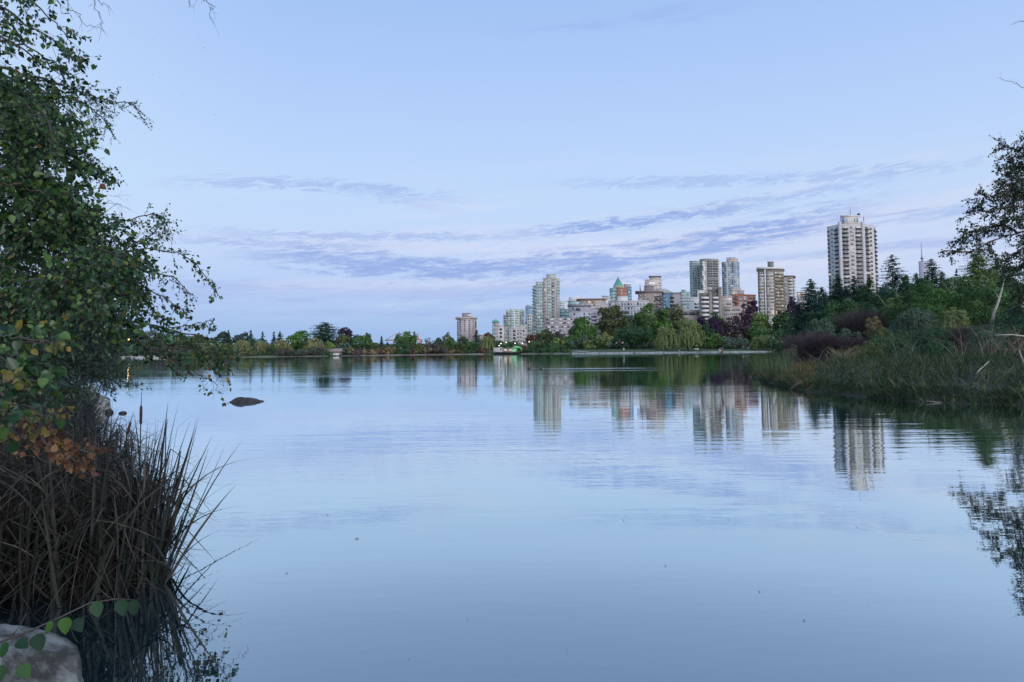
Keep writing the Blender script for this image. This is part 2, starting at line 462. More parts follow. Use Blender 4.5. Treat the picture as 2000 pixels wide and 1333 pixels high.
tc = nt.nodes.new('ShaderNodeTexCoord')
sx = nt.nodes.new('ShaderNodeSeparateXYZ'); L.new(tc.outputs['Generated'], sx.inputs[0])
X, Y, Z = sx.outputs
hr = M('SQRT', M('ADD', M('MULTIPLY', X, X), M('MULTIPLY', Y, Y)))
el = M('ARCTAN2', Z, hr); az = M('ARCTAN2', X, Y)
grad = ramp(nt, M('ADD', M('MULTIPLY', el, 1.0), 0.0), [
    (0.0, s2l((152, 185, 232))), (0.035, s2l((160, 192, 238))), (0.09, s2l((182, 206, 247))), (0.15, s2l((198, 218, 252))),
    (0.22, s2l((194, 220, 254))), (0.30, s2l((187, 214, 254))), (0.42, s2l((173, 203, 252))), (0.60, s2l((152, 190, 240))), (1.0, s2l((112, 152, 210)))]).outputs[0]
# paler, slightly pink low in the right-hand sky, paler on the far left too
warm = M('MULTIPLY', SM(az, 0.0, 0.42), M('SUBTRACT', 1.0, SM(el, 0.02, 0.24)))
grad = MIX(M('MULTIPLY', warm, 0.75), grad, s2l((210, 221, 246)))
lef = M('MULTIPLY', M('SUBTRACT', 1.0, SM(az, -0.75, -0.30)), SM(el, 0.06, 0.2))
grad = MIX(M('MULTIPLY', lef, 0.45), grad, s2l((208, 231, 255)))
# cloud noise in a flat layer seen in perspective, plus a fine mackerel ripple
def noise(su, sv, detail, rough, seed, dist=0.0, lean=0.0, x=None):
    cb = nt.nodes.new('ShaderNodeCombineXYZ')
    v = M('ADD', el, M('MULTIPLY', az, lean))
    L.new(M('MULTIPLY', az, su), cb.inputs[0]); L.new(M('MULTIPLY', v, sv), cb.inputs[1]); cb.inputs[2].default_value = seed
    no = nt.nodes.new('ShaderNodeTexNoise'); no.inputs['Scale'].default_value = 1.0
    no.inputs['Detail'].default_value = detail; no.inputs['Roughness'].default_value = rough; no.inputs['Distortion'].default_value = dist
    L.new(cb.outputs[0], no.inputs['Vector']); return no.outputs['Fac']
nbig = noise(3.2, 34, 6, 0.6, 2.3, 0.4, -0.06)
nfine = noise(26, 150, 6, 0.72, 9.1, 0.9, -0.10)
nmid0 = noise(8, 70, 7, 0.66, 5.7, 0.7, -0.05)
nmot = noise(46, 210, 5, 0.7, 14.3, 0.5, -0.08)
nmid = M('ADD', M('MULTIPLY', nmid0, 0.62), M('MULTIPLY', nmot, 0.38))
# pale wisps (lavender white) in the low sky
band = M('MULTIPLY', SM(el, 0.015, 0.09), M('SUBTRACT', 1.0, SM(el, 0.17, 0.30)))
wisp = M('MULTIPLY', M('MULTIPLY', SM(nbig, 0.40, 0.62), SM(nmid, 0.36, 0.64)), band)
rgt = SM(az, -0.6, -0.1)
sky = MIX(M('MULTIPLY', M('MULTIPLY', wisp, rgt), 0.95), grad, s2l((214, 222, 248)))
# blue-violet streaks: drawn as bands along azimuth, broken up by the noise
def streak(a0, a1, e0, lean, th, amt, lo=0.42, hi=0.62, curve=0.0, n=None, soft=0.09):
    mid = (a0 + a1) / 2
    d = M('SUBTRACT', az, mid)
    c = M('ADD', M('ADD', e0, M('MULTIPLY', d, lean)), M('MULTIPLY', M('MULTIPLY', d, d), curve))
    q = M('DIVIDE', M('SUBTRACT', el, c), th)
    g = M('EXPONENT', M('MULTIPLY', M('MULTIPLY', q, q), -1.0))
    rng_ = M('MULTIPLY', SM(az, a0 - soft, a0 + soft), M('SUBTRACT', 1.0, SM(az, a1 - soft, a1 + soft)))
    k = M('ADD', M('MULTIPLY', g, 0.42), M('MULTIPLY', M('SUBTRACT', n or nmid, 0.5), 2.5))
    return M('MULTIPLY', M('MULTIPLY', SM(k, 0.10, 0.52), M('MULTIPLY', rng_, SM(g, 0.02, 0.5))), amt)
nmot2 = M('ADD', M('MULTIPLY', nfine, 0.45), M('MULTIPLY', nmot, 0.55))
PL = [streak(-0.02, 0.50, 0.152, 0.075, 0.020, 0.9, n=nmot2), streak(-0.38, 0.50, 0.100, 0.03, 0.014, 0.75), streak(-0.40, 0.05, 0.150, 0.0, 0.012, 0.6, n=nmot2)]
for q_ in PL: sky = MIX(q_, sky, s2l((217, 224, 249)))
S = [streak(-0.36, 0.47, 0.124, 0.050, 0.021, 1.0, curve=0.22),                       # long wide bank above the towers
     streak(0.02, 0.34, 0.184, 0.085, 0.010, 1.0, n=nmot2),               # mackerel streak, upper right
     streak(-0.44, -0.10, 0.234, -0.01, 0.009, 0.55, curve=-0.3, n=nfine), # thin wisp, upper left
     streak(-0.25, -0.13, 0.222, -0.16, 0.012, 0.55),
     streak(0.10, 0.60, 0.232, -0.04, 0.009, 0.45, n=nfine),
     streak(-0.40, 0.0, 0.165, 0.01, 0.007, 0.55, n=nfine),
     streak(0.25, 0.62, 0.160, 0.05, 0.008, 0.6),
     streak(0.30, 0.66, 0.128, 0.03, 0.006, 0.5),
     streak(-0.5, 0.10, 0.085, 0.01, 0.018, 0.55), streak(0.0, 0.36, 0.104, 0.03, 0.007, 0.6, n=nmot2), streak(-0.46, -0.18, 0.150, 0.0, 0.008, 0.6, n=nmot2), streak(0.22, 0.50, 0.205, 0.06, 0.008, 0.5, n=nmot2),
     streak(-0.3, 0.25, 0.055, 0.0, 0.008, 0.35),
     streak(0.02, 0.30, 0.452, 0.03, 0.012, 0.35)]
tot = S[0]
for s_ in S[1:]: tot = M('MAXIMUM', tot, s_)
sky = MIX(tot, sky, s2l((152, 177, 233)))
# the physical sky for the same sun, blended in
ns = nt.nodes.new('ShaderNodeTexSky'); ns.sky_type = 'NISHITA'; ns.sun_disc = False
ns.sun_elevation = R(SUN_EL); ns.sun_rotation = R(SUN_AZ)
ns.air_density = 1.0; ns.dust_density = 0.6
sc = nt.nodes.new('ShaderNodeVectorMath'); sc.operation = 'SCALE'; sc.inputs['Scale'].default_value = 0.1
L.new(ns.outputs[0], sc.inputs[0])
sky = MIX(0.05, sky, sc.outputs[0])
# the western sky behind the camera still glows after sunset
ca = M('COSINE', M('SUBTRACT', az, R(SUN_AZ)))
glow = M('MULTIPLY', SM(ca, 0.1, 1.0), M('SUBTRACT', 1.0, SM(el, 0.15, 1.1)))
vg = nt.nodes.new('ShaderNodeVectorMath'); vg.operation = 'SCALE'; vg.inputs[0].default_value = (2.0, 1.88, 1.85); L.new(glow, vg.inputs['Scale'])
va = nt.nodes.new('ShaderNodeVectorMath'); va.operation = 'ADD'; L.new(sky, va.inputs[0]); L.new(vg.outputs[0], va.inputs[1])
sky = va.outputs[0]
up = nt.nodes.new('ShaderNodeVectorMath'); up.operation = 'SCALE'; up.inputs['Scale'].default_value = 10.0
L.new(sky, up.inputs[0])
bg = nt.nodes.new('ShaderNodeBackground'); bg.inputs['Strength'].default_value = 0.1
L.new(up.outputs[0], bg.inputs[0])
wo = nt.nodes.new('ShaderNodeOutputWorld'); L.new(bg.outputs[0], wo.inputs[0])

sd = bpy.data.lights.new('sun', 'SUN'); sd.energy = 1.1; sd.angle = R(22); sd.color = (1.0, 0.92, 0.87)
so = bpy.data.objects.new('sun', sd); COL.objects.link(so)
a = R(SUN_AZ); e = R(SUN_EL)
sdir = Vector((math.sin(a) * math.cos(e), math.cos(a) * math.cos(e), math.sin(e)))
so.rotation_euler = sdir.to_track_quat('Z', 'Y').to_euler(); so.location = (0, -30, 40)
vs = C.view_settings; vs.view_transform = 'Standard'; vs.look = 'None'; vs.exposure = 0.0; vs.gamma = 1.0; vs.use_curve_mapping = False
C.display_settings.display_device = 'sRGB'
C.cycles.max_bounces = 6; C.cycles.diffuse_bounces = 2; C.cycles.glossy_bounces = 3; C.cycles.transmission_bounces = 3
C.cycles.caustics_reflective = False; C.cycles.caustics_refractive = False
C.cycles.use_denoising = True
C.cycles.sample_clamp_indirect = 3.0

# ------------------------------------------------------------------ ground and water
def ground_mat():
    m, nt, out = nmat('ground_soil_and_grass')
    tc = N(nt, 'ShaderNodeTexCoord')
    n1 = N(nt, 'ShaderNodeTexNoise', Scale=0.12, Detail=6.0, Roughness=0.6); n2 = N(nt, 'ShaderNodeTexNoise', Scale=4.0, Detail=8.0, Roughness=0.7)
    for n in (n1, n2): nt.links.new(tc.outputs['Object'], n.inputs['Vector'])
    grass = ramp(nt, n2.outputs['Fac'], [(0.3, (0.028, 0.055, 0.02)), (0.6, (0.05, 0.09, 0.03)), (0.8, (0.075, 0.10, 0.04))])
    soil = ramp(nt, n2.outputs['Fac'], [(0.3, (0.012, 0.011, 0.009)), (0.7, (0.035, 0.030, 0.022))])
    # distance from the lake is not stored; soil near the camera's banks, lawn across the water
    sp = N(nt, 'ShaderNodeSeparateXYZ'); nt.links.new(tc.outputs['Object'], sp.inputs[0])
    mr = N(nt, 'ShaderNodeMapRange'); mr.inputs[1].default_value = 110; mr.inputs[2].default_value = 180
    nt.links.new(sp.outputs['Y'], mr.inputs[0])
    mx = N(nt, 'ShaderNodeMix', data_type='RGBA'); nt.links.new(mr.outputs[0], mx.inputs[0])
    nt.links.new(soil.outputs[0], mx.inputs[6]); nt.links.new(grass.outputs[0], mx.inputs[7])
    p = N(nt, 'ShaderNodeBsdfPrincipled', Roughness=0.95); nt.links.new(mx.outputs[2], p.inputs['Base Color'])
    b = N(nt, 'ShaderNodeBump', Strength=1.0, Distance=0.05); nt.links.new(n2.outputs['Fac'], b.inputs['Height']); nt.links.new(b.outputs[0], p.inputs['Normal'])
    nt.links.new(p.outputs[0], out.inputs[0]); return m
tag(terrain(ground_mat()), kind='structure')

def water_mat():
    m, nt, out = nmat('lake_water')
    tc = N(nt, 'ShaderNodeTexCoord')
    def nz(sx_, sy_, sc_, det, rough, off):
        mp = N(nt, 'ShaderNodeMapping'); mp.inputs['Scale'].default_value = (sx_, sy_, 1); mp.inputs['Location'].default_value = (off, off * 1.7, 0)
        mp.inputs['Rotation'].default_value = (0, 0, R(4))
        nt.links.new(tc.outputs['Object'], mp.inputs[0])
        n = N(nt, 'ShaderNodeTexNoise', Scale=sc_, Detail=det, Roughness=rough); nt.links.new(mp.outputs[0], n.inputs['Vector']); return n.outputs['Fac']
    def mth(op, a, b):
        n = nt.nodes.new('ShaderNodeMath'); n.operation = op
        for i, x in enumerate((a, b)):
            if isinstance(x, (int, float)): n.inputs[i].default_value = x
            else: nt.links.new(x, n.inputs[i])
        return n.outputs[0]
    fine = nz(0.55, 1.6, 2.6, 3, 0.55, 3.0)        # small wavelets, crests mostly across the view
    mid = nz(0.25, 1.0, 1.1, 3, 0.5, 11.0)
    big = nz(0.12, 0.5, 0.35, 2, 0.5, 23.0)
    # rippled and calm patches
    calm = nz(0.015, 0.06, 1.0, 3, 0.6, 40.0)
    mr = N(nt, 'ShaderNodeMapRange'); mr.interpolation_type = 'SMOOTHSTEP'
    mr.inputs[1].default_value = 0.40; mr.inputs[2].default_value = 0.62; mr.inputs[3].default_value = 0.35; mr.inputs[4].default_value = 1.25
    nt.links.new(calm, mr.inputs[0])
    sp = N(nt, 'ShaderNodeSeparateXYZ'); nt.links.new(tc.outputs['Object'], sp.inputs[0])
    near = N(nt, 'ShaderNodeMapRange'); near.interpolation_type = 'SMOOTHSTEP'
    near.inputs[1].default_value = 5.0; near.inputs[2].default_value = 13.0; near.inputs[3].default_value = 0.8; near.inputs[4].default_value = 1.0
    nt.links.new(sp.outputs['Y'], near.inputs[0])
    h = mth('ADD', mth('MULTIPLY', fine, 0.0026), mth('ADD', mth('MULTIPLY', mid, 0.0058), mth('MULTIPLY', big, 0.009)))
    h = mth('MULTIPLY', mth('MULTIPLY', h, mr.outputs[0]), near.outputs[0])
    # long low swells seen as thin lines, and a rougher patch where the ducks have passed
    swell = nz(0.035, 1.0, 2.3, 2, 0.5, 61.0)
    band = N(nt, 'ShaderNodeMapRange'); band.interpolation_type = 'SMOOTHSTEP'; band.inputs[1].default_value = 8.0; band.inputs[2].default_value = 13.0; nt.links.new(sp.outputs['Y'], band.inputs[0])
    h = mth('ADD', h, mth('MULTIPLY', mth('MULTIPLY', swell, 0.0048), mth('MULTIPLY', band.outputs[0], mr.outputs[0])))
    def gau(sock, c0, wd):
        q = mth('DIVIDE', mth('SUBTRACT', sock, c0), wd); return mth('EXPONENT', mth('MULTIPLY', mth('MULTIPLY', q, q), -1.0), 0.0)
    pt = mth('MULTIPLY', gau(sp.outputs['X'], 7.5, 5.0), mth('ADD', gau(sp.outputs['Y'], 64.0, 1.6), mth('MULTIPLY', gau(sp.outputs['Y'], 57.0, 0.9), 0.7)))
    h = mth('ADD', h, mth('MULTIPLY', mth('MULTIPLY', nz(0.5, 3.0, 2.0, 2, 0.5, 5.0), 0.055), pt))
    b = N(nt, 'ShaderNodeBump', Strength=1.0, Distance=1.0); nt.links.new(h, b.inputs['Height'])
    fr = N(nt, 'ShaderNodeFresnel', IOR=1.36); nt.links.new(b.outputs[0], fr.inputs['Normal'])
    f2 = ramp(nt, fr.outputs[0], [(0.0, (.26,) * 3), (0.13, (.53,) * 3), (0.20, (.73,) * 3), (0.32, (.84,) * 3), (0.6, (.96,) * 3), (1.0, (1,) * 3)])
    gl = N(nt, 'ShaderNodeBsdfGlossy', Roughness=0.015); gl.inputs['Color'].default_value = (0.89, 0.985, 1.0, 1); nt.links.new(b.outputs[0], gl.inputs['Normal'])
    df = N(nt, 'ShaderNodeBsdfDiffuse'); df.inputs['Color'].default_value = (0.004, 0.018, 0.026, 1)
    ms = N(nt, 'ShaderNodeMixShader'); nt.links.new(f2.outputs[0], ms.inputs[0]); nt.links.new(df.outputs[0], ms.inputs[1]); nt.links.new(gl.outputs[0], ms.inputs[2])
    nt.links.new(ms.outputs[0], out.inputs[0]); return m
wv = [(-330, -2, 0), (260, -2, 0), (260, 460, 0), (-330, 460, 0)]
tag(mk('water', wv, np.array([(0, 1, 2, 3)]), water_mat()), kind='structure')

# ------------------------------------------------------------------ seawall, beach, paths on the far shore
stone_pale = wall_mat('pale_stone_wall', (0.27, 0.275, 0.26), 0.5, 0.6, 0.9, streak=False)
stone_dull = wall_mat('dull_stone_edge', (0.17, 0.15, 0.13), 0.3, 1.0, 0.9, streak=False)
sand = wall_mat('beach_sand', (0.42, 0.36, 0.32), 0.12, 0.6, 0.95, streak=False)
pathm = wall_mat('path_gravel', (0.36, 0.37, 0.37), 0.1, 0.8, 0.95, streak=False)
def shore_strip(name, pts, z, d0, d1, h, mat, label=None, cat=None, jit=0.06):
    """sloping stone edging that follows the waterline"""
    P = np.array([[hx(p, D), D] for p, D in pts]); Q = []
    for i in range(len(P) - 1):
        n = max(2, int(np.linalg.norm(P[i + 1] - P[i]) / 2.5))
        for t in np.linspace(0, 1, n)[:-1]: Q.append(P[i] + (P[i + 1] - P[i]) * t)
    Q.append(P[-1]); Q = np.array(Q); rr = np.random.default_rng(3)
    T = unit(np.gradient(Q, axis=0)); Nn = np.stack([-T[:, 1], T[:, 0]], -1)
    Nn *= np.sign(Nn[:, 1:2] + 1e-9)
    rows = []
    for dd, zz in ((d0 - 0.5, -0.4), (d0, z), (d0 + (d1 - d0) * 0.5, z + h * 0.62), (d1, z + h), (d1 + 1.0, z + h), (d1 + 1.0, -0.4)):
        q = Q + Nn * dd; rows.append(np.column_stack([q + rr.normal(size=q.shape) * jit, zz + rr.normal(size=len(q)) * jit * (zz > 0)]))
    V = np.stack(rows, 1); n, k, _ = V.shape
    i, j = np.meshgrid(np.arange(n - 1), np.arange(k - 1), indexing='ij')
    F = np.stack([i * k + j, (i + 1) * k + j, (i + 1) * k + j + 1, i * k + j + 1], -1).reshape(-1, 4)
    o = mk(name, V.reshape(-1, 3), F, mat)
    if label: tag(o, label, cat)
    return o
shore_strip('seawall', [(1118, 336), (1130, 335), (1300, 345), (1450, 375), (1545, 385)], 0.0, -1.0, 0.7, 0.6, stone_pale,
            'low pale stone seawall between the park lawn and the lake on the right', 'seawall')
shore_strip('stone_edge', [(690, 297), (700, 300), (860, 345), (945, 349)], 0.0, -0.4, 0.3, 0.35, stone_dull,
            'low dull stone edging along the far shore under the grey apartment tower', 'stone edging')
shore_strip('stone_edge', [(1018, 350), (1060, 345), (1112, 338)], 0.0, -0.6, 0.5, 0.35, stone_dull,
            'dark stone edging between the pier and the pale seawall', 'stone edging')
tag(shore_strip('beach', [(236, 253), (300, 258), (322, 259)], 0.0, -3.0, 4, 0.75, sand, jit=0.03), kind='structure')
tag(shore_strip('beach', [(470, 264), (560, 270), (640, 285)], 0.0, -0.4, 0.8, 0.2, stone_dull, jit=0.05), kind='structure')

def path_strip(pts, wd):
    P = np.array([[hx(p, D), D] for p, D in pts]); Q = []
    for i in range(len(P) - 1):
        n = max(2, int(np.linalg.norm(P[i + 1] - P[i]) / 2.0))
        for t in np.linspace(0, 1, n)[:-1]: Q.append(P[i] + (P[i + 1] - P[i]) * t)
    Q.append(P[-1]); Q = np.array(Q); T = unit(np.gradient(Q, axis=0)); Nn = np.stack([-T[:, 1], T[:, 0]], -1)
    V = []
    for s_ in (-0.5, 0.5):
        q = Q + Nn * wd * s_; V.append(np.column_stack([q, gz(Q[:, 0], Q[:, 1]) + 0.12]))
    V = np.stack(V, 1); n = len(Q); i = np.arange(n - 1) * 2
    tag(mk('path', V.reshape(-1, 3), np.stack([i, i + 1, i + 3, i + 2], -1), pathm), kind='structure')
path_strip([(1225, 392), (1330, 402), (1420, 408), (1545, 420)], 5.0)
path_strip([(1440, 409), (1458, 432), (1464, 460), (1475, 500)], 4.0)
path_strip([(1124, 352), (1132, 345), (1150, 340)], 4.0)
# ------------------------------------------------------------------ buildings
W_DARK = win_mat('window_dark', (0.030, 0.038, 0.048), 0.10, 0.006)
W_MIX = win_mat('window_mixed', (0.10, 0.12, 0.13), 0.45, 0.012)
W_TEAL = win_mat('window_teal', (0.18, 0.25, 0.25), 0.12, 0.004)
W_BLUE = win_mat('window_blue', (0.10, 0.19, 0.27), 0.1, 0.004)
W_AMBER = win_mat('window_amber', (0.20, 0.16, 0.11), 0.3, 0.03)
M_WHITE = wall_mat('white_painted_concrete', (0.58, 0.585, 0.59), 0.06)
M_DARKM = flat_mat('dark_metal', (0.035, 0.037, 0.042), 0.5, 0.3)
M_ROOF = flat_mat('roof_membrane', (0.13, 0.13, 0.13), 0.9)
M_COPPER = wall_mat('green_copper', (0.12, 0.30, 0.24), 0.15, 0.4, 0.6)

def bl_mat(name, col, **k): return wall_mat(name, col, **k)

def _bk(o, F, depth, e=0.4):
    yb = max(F[-1][1], F[0][1]) + depth; r = []
    for f, sg in ((F[-1], -1), (F[0], 1)):
        r.append(((f[0] + o[0]) * (yb + o[1]) / (f[1] + o[1]) - o[0] + sg * e, yb))
    return r
class Bld:
    def __init__(s, label, px, D, cat='building', name='apartment_building', group=None):
        x = hx(px, D); s.o = (x, D, gz1(x, D) - 0.3); s.D = D
        s.root = tag(empty(name, s.o), label, cat, group)
        s.wins = []; s.balc = []; s.clad = {}
    def back(s, F, depth, e=0.4): return _bk(s.o, F, depth, e)
    def P(s, px, py, dd=0):                      # pixel at this depth -> local
        v = at(px, py, s.D + dd); return (v.x - s.o[0], v.y - s.o[1], v.z - s.o[2])
    def block(s, poly, ytop, mat, name='wall', zb=0.0, ybot=None, depth=14, specs=(), yref=None, parapet=0.5, roofm=None, pm=None):
        """poly: [(px, depth offset)...] left to right; closed at the back"""
        yref = yref or ytop
        F = [s.P(px, yref, dd)[:2] for px, dd in poly]
        mpx = sum(p for p, _ in poly) / len(poly)
        md = sum(d for _, d in poly) / len(poly)
        zt = s.P(mpx, ytop, min(d for _, d in poly))[2]
        if ybot is not None: zb = s.P(mpx, ybot, min(d for _, d in poly))[2]
        back = s.back(F, depth)
        mb = MB(); mb.prism(F + back, zb, zt)
        if parapet:
            for i in range(len(F) - 1):
                A, B = np.array(F[i]), np.array(F[i + 1]); Lg = np.linalg.norm(B - A)
                if Lg < 0.5: continue
                u = (B - A) / Lg; n = (u[1], -u[0]); c = (A + B) / 2
                mb.obox((c[0], c[1], zt + parapet / 2 - 0.1), u, n, Lg + 0.15, 0.35, parapet + 0.2)
        mb.build(name, mat, s.root)
        for i, sp in enumerate(specs):
            if sp: s.facade(F[i], F[i + 1], zt, zb, sp)
        return F, zt, zb
    def facade(s, A, B, zt, zb, sp):
        A, B = np.array(A), np.array(B); Lg = np.linalg.norm(B - A); u = (B - A) / Lg; n = np.array([u[1], -u[0]])
        fh = sp.get('fh', 2.9); top = sp.get('top', 0.6); nf = sp.get('n') or int((zt - zb - top) / fh)
        nf = min(nf, int((zt - zb - top) / fh + 0.01))
        for c in sp['cols']:
            u0, u1, v0, v1, kind = c[:5]; opt = c[5] if len(c) > 5 else {}
            cx = (u0 + u1) / 2 * Lg; wd = (u1 - u0) * Lg; p = A + u * cx
            if kind == 'v':
                s.clad.setdefault(opt.get('m', M_WHITE), MB()).obox((*(p + n * 0.16), zt - (zt - zb) * 0.5 + 0.3), u, n, wd, 0.4, (zt - zb) + 0.4)
                continue
            for f in range(opt.get('from', 0), min(nf, opt.get('to', 999))):
                if opt.get('every') and (f % opt['every']) != opt.get('ph', 0): continue
                zf = zt - top - (f + 1) * fh           # floor level of this storey
                z0 = zf + v0 * fh; h = (v1 - v0) * fh
                if kind == 'w':
                    nsub = opt.get('split', 1)
                    for q in range(nsub):
                        ww = wd / nsub; px_ = p + u * ((q + 0.5) * ww - wd / 2)
                        s.wins.append((ww * h, (*(px_ + n * 0.05), z0 + h / 2), u, n, ww * (0.9 if nsub > 1 else 1), h, opt.get('m', W_MIX)))
                elif kind == 's' and opt.get('each'):
                    mb = MB(); mb.obox((0, 0, 0), u, n, wd, 0.3, h); mb.build('balcony_front', opt.get('m', M_WHITE), s.root, loc=(*(p + n * 0.09), z0 + h / 2))
                elif kind == 's':
                    s.clad.setdefault(opt.get('m', M_WHITE), MB()).obox((*(p + n * 0.09), z0 + h / 2), u, n, wd, 0.3, h)
                elif kind == 'b':
                    s.wins.append((wd * fh * 0.7, (*(p + n * 0.05), zf + fh * 0.42), u, n, wd * 0.94, fh * 0.74, opt.get('m', W_DARK)))
                    s.balc.append(((*p, zf), u, n, wd * opt.get('wide', 1.1), opt.get('d', 1.3), opt.get('slab', M_WHITE), opt.get('rail', M_DARKM), opt.get('rh', 1.0), opt.get('rt', 0.12)))
    def part(s, name, mb, mat): return mb.build(name, mat, s.root)
    def finish(s, maxw=100, minarea=0.0):
        s.wins.sort(key=lambda w_: -w_[0])
        rest = {}
        for i, (ar, c, u, n, wd, h, m) in enumerate(s.wins):
            if i < maxw:
                mb = MB(); mb.obox((0, 0, 0), u, n, wd, 0.14, h)
                mb.build('window', m, s.root, loc=c)
            else: rest.setdefault(m, MB()).obox(c, u, n, wd, 0.14, h)
        for m, mb in rest.items():
            o = mb.build('window', m, s.root); o['kind'] = 'stuff'
        for i, (p, u, n, wd, d, sm, rm, rh, rt) in enumerate(s.balc):
            mb = MB(); p = np.array(p); n3 = np.array([n[0], n[1], 0])
            mb.obox(p + n3 * d / 2 + np.array([0, 0, 0.02]), u, n, wd, d, 0.22, 0)
            mb.obox(p + n3 * d + np.array([0, 0, 0.12 + rh / 2]), u, n, wd, rt, rh, 1)
            for sg in (-1, 1):
                e = p + np.array([u[0], u[1], 0]) * sg * (wd / 2 - rt / 2)
                mb.obox(e + n3 * (d / 2) + np.array([0, 0, 0.12 + rh / 2]), n, u, d - 0.16, rt, rh, 1)
            if i < 100: mb.build('balcony', [sm, rm], s.root)
            else:
                s._bs = getattr(s, '_bs', []); s._bs.append(mb)
        if hasattr(s, '_bs'):
            al = MB(); mats = [s.balc[-1][5], s.balc[-1][6]]
            for mb in s._bs:
                off = al.n; al.v += mb.v; al.q += [[i + off for i in f] for f in mb.q]; al.mq += mb.mq; al.n += mb.n
            o = al.build('balcony', mats, s.root); o['kind'] = 'stuff'
        for m, mb in s.clad.items(): mb.build('cladding', m, s.root)

def slab(b, poly, ytop, ybot, mat, name='roof', ov=1.0, depth=14):
    F = [b.P(px, ytop, dd)[:2] for px, dd in poly]
    zt = b.P(poly[0][0], ytop, poly[0][1])[2]; zb_ = b.P(poly[0][0], ybot, poly[0][1])[2]
    cx = sum(f[0] for f in F) / len(F)
    F = [(f[0] + ov * (1 if f[0] > cx else -1), f[1] - ov) for f in F]
    mb = MB(); mb.prism(F + b.back(F, depth, 0), zb_, zt); mb.build(name, mat, b.root)

# --- tall pale octagonal tower on the right
m_big = bl_mat('pale_pink_concrete', (0.47, 0.445, 0.44), var=0.05)
b = Bld('tallest apartment tower on the right, pale with stacks of dark balconies and an antenna', 1665, 450, 'apartment tower')
BD = {'rail': M_DARKM, 'slab': M_DARKM, 'm': W_MIX, 'd': 0.9, 'wide': 1.02, 'rh': 0.55, 'rt': 0.10}
BE = dict(BD, wide=.95)
fh = 2.74
F, zt, zb = b.block([(1615, 9), (1640, -1), (1685, -1), (1705, 5), (1710.5, 12)], 437.5, m_big, parapet=0.0, specs=(
    {'fh': fh, 'top': 1.3, 'cols': [(0.06, 0.16, .05, .8, 'b', dict(BE, d=.8)), (0.30, 0.46, .22, .7, 'w', {'split': 2, 'm': W_BLUE}), (0.60, 0.86, .05, .8, 'b', dict(BD, m=W_BLUE))]},
    {'fh': fh, 'top': 1.0, 'cols': [(0.09, 0.34, .05, .8, 'b', BD), (0.44, 0.60, .2, .72, 'w', {'split': 2}), (0.67, 0.91, .05, .8, 'b', BD)]},
    {'fh': fh, 'top': 1.3, 'cols': [(0.14, 0.50, .05, .8, 'b', dict(BD, m=W_DARK)), (0.64, 0.84, .2, .72, 'w', {'m': W_DARK})]},
    {'fh': fh, 'top': 1.3, 'cols': [(0.25, 0.8, .05, .8, 'b', dict(BD, m=W_DARK))]}), depth=20)
mb = MB()
for px in (1640, 1685):                       # ribs at the corners
    for sgn in (0,):
        p = b.P(px, 437.5, -1); mb.box(p[0] - 1.0, p[0] + 1.0, p[1] - 0.55, p[1] + 0.6, zb, zt + 1.4)
b.part('corner_rib', mb, bl_mat('rib_grey_concrete', (0.42, 0.41, 0.44), var=0.04))
F2, zt2, _ = b.block([(1643, 4), (1651, 1.5), (1671, 1.5), (1680, 4)], 423, bl_mat('penthouse_plaster', (0.55, 0.52, 0.5)), name='penthouse', ybot=438, parapet=0.9, depth=10,
        specs=({'fh': 3.4, 'top': .6, 'n': 1, 'cols': [(.2, .8, .1, .8, 'w', {'m': W_BLUE})]}, {'fh': 3.4, 'top': .6, 'n': 1, 'cols': [(.1, .2, .1, .8, 'w', {'m': W_BLUE}), (.85, .97, .1, .8, 'w', {'m': W_BLUE})]}, {'fh': 3.4, 'top': .6, 'n': 1, 'cols': [(.15, .5, .1, .9, 'w', {'m': W_BLUE})]}))
mb = MB(); p = b.P(1661, 421, 6); mb.tube([p, (p[0] - .1, p[1], p[2] + 6.4)], [0.16, 0.05], 6)
b.part('antenna', mb, M_DARKM)
for px, y0, y1, r in ((1641.5, 437, 420.5, .16), (1687, 432, 424, .2)):
    mb = MB(); p = b.P(px, y0, 3); q = b.P(px, y1, 3); mb.tube([p, q], r, 6); b.part('roof_pipe', mb, M_DARKM)
mb = MB(); p = b.P(1677, 420.5, 6); mb.lathe(p, [(0.5, -1), (0.5, .3), (1.0, .35), (1.0, 1.0), (.3, 1.15)], 10); b.part('roof_vent', mb, M_DARKM)
mb = MB(); mb.prism([(f[0], f[1]) for f in F2[:]] + b.back(F2, 9), zt2 + .05, zt2 + .3); b.part('roof', mb, M_ROOF)
b.finish()

# --- grey-brown slab tower with white stripe
m_tb = bl_mat('grey_brown_concrete', (0.15, 0.135, 0.12), var=0.08)
b = Bld('grey brown apartment tower with one thin white vertical stripe and flat overhanging roof', 1505, 573, 'apartment tower')
fh = 2.78
sp = {'fh': fh, 'top': 1.6, 'cols': [(0.10, 0.33, .28, .95, 'w', {'m': W_AMBER, 'split': 2}), (0.06, 0.36, -.08, .27, 's'), (0.40, 0.475, 0, 1, 'v'), (0.55, 0.92, .28, .95, 'w', {'m': W_AMBER, 'split': 3}), (0.52, 0.95, -.08, .27, 's')]}
sp2 = {'fh': fh, 'top': 1.6, 'cols': [(0.05, 0.92, .22, .92, 'w', {'m': W_AMBER, 'split': 4}), (0.02, 0.97, -.06, .10, 's', {'m': M_DARKM})]}
b.block([(1479.5, 2), (1512, 0), (1530, 3)], 527, m_tb, specs=(sp, sp2), depth=16, parapet=0)
slab(b, [(1478, 2), (1512, 0), (1530.5, 3)], 522.6, 526.6, M_WHITE, depth=16, ov=.5)
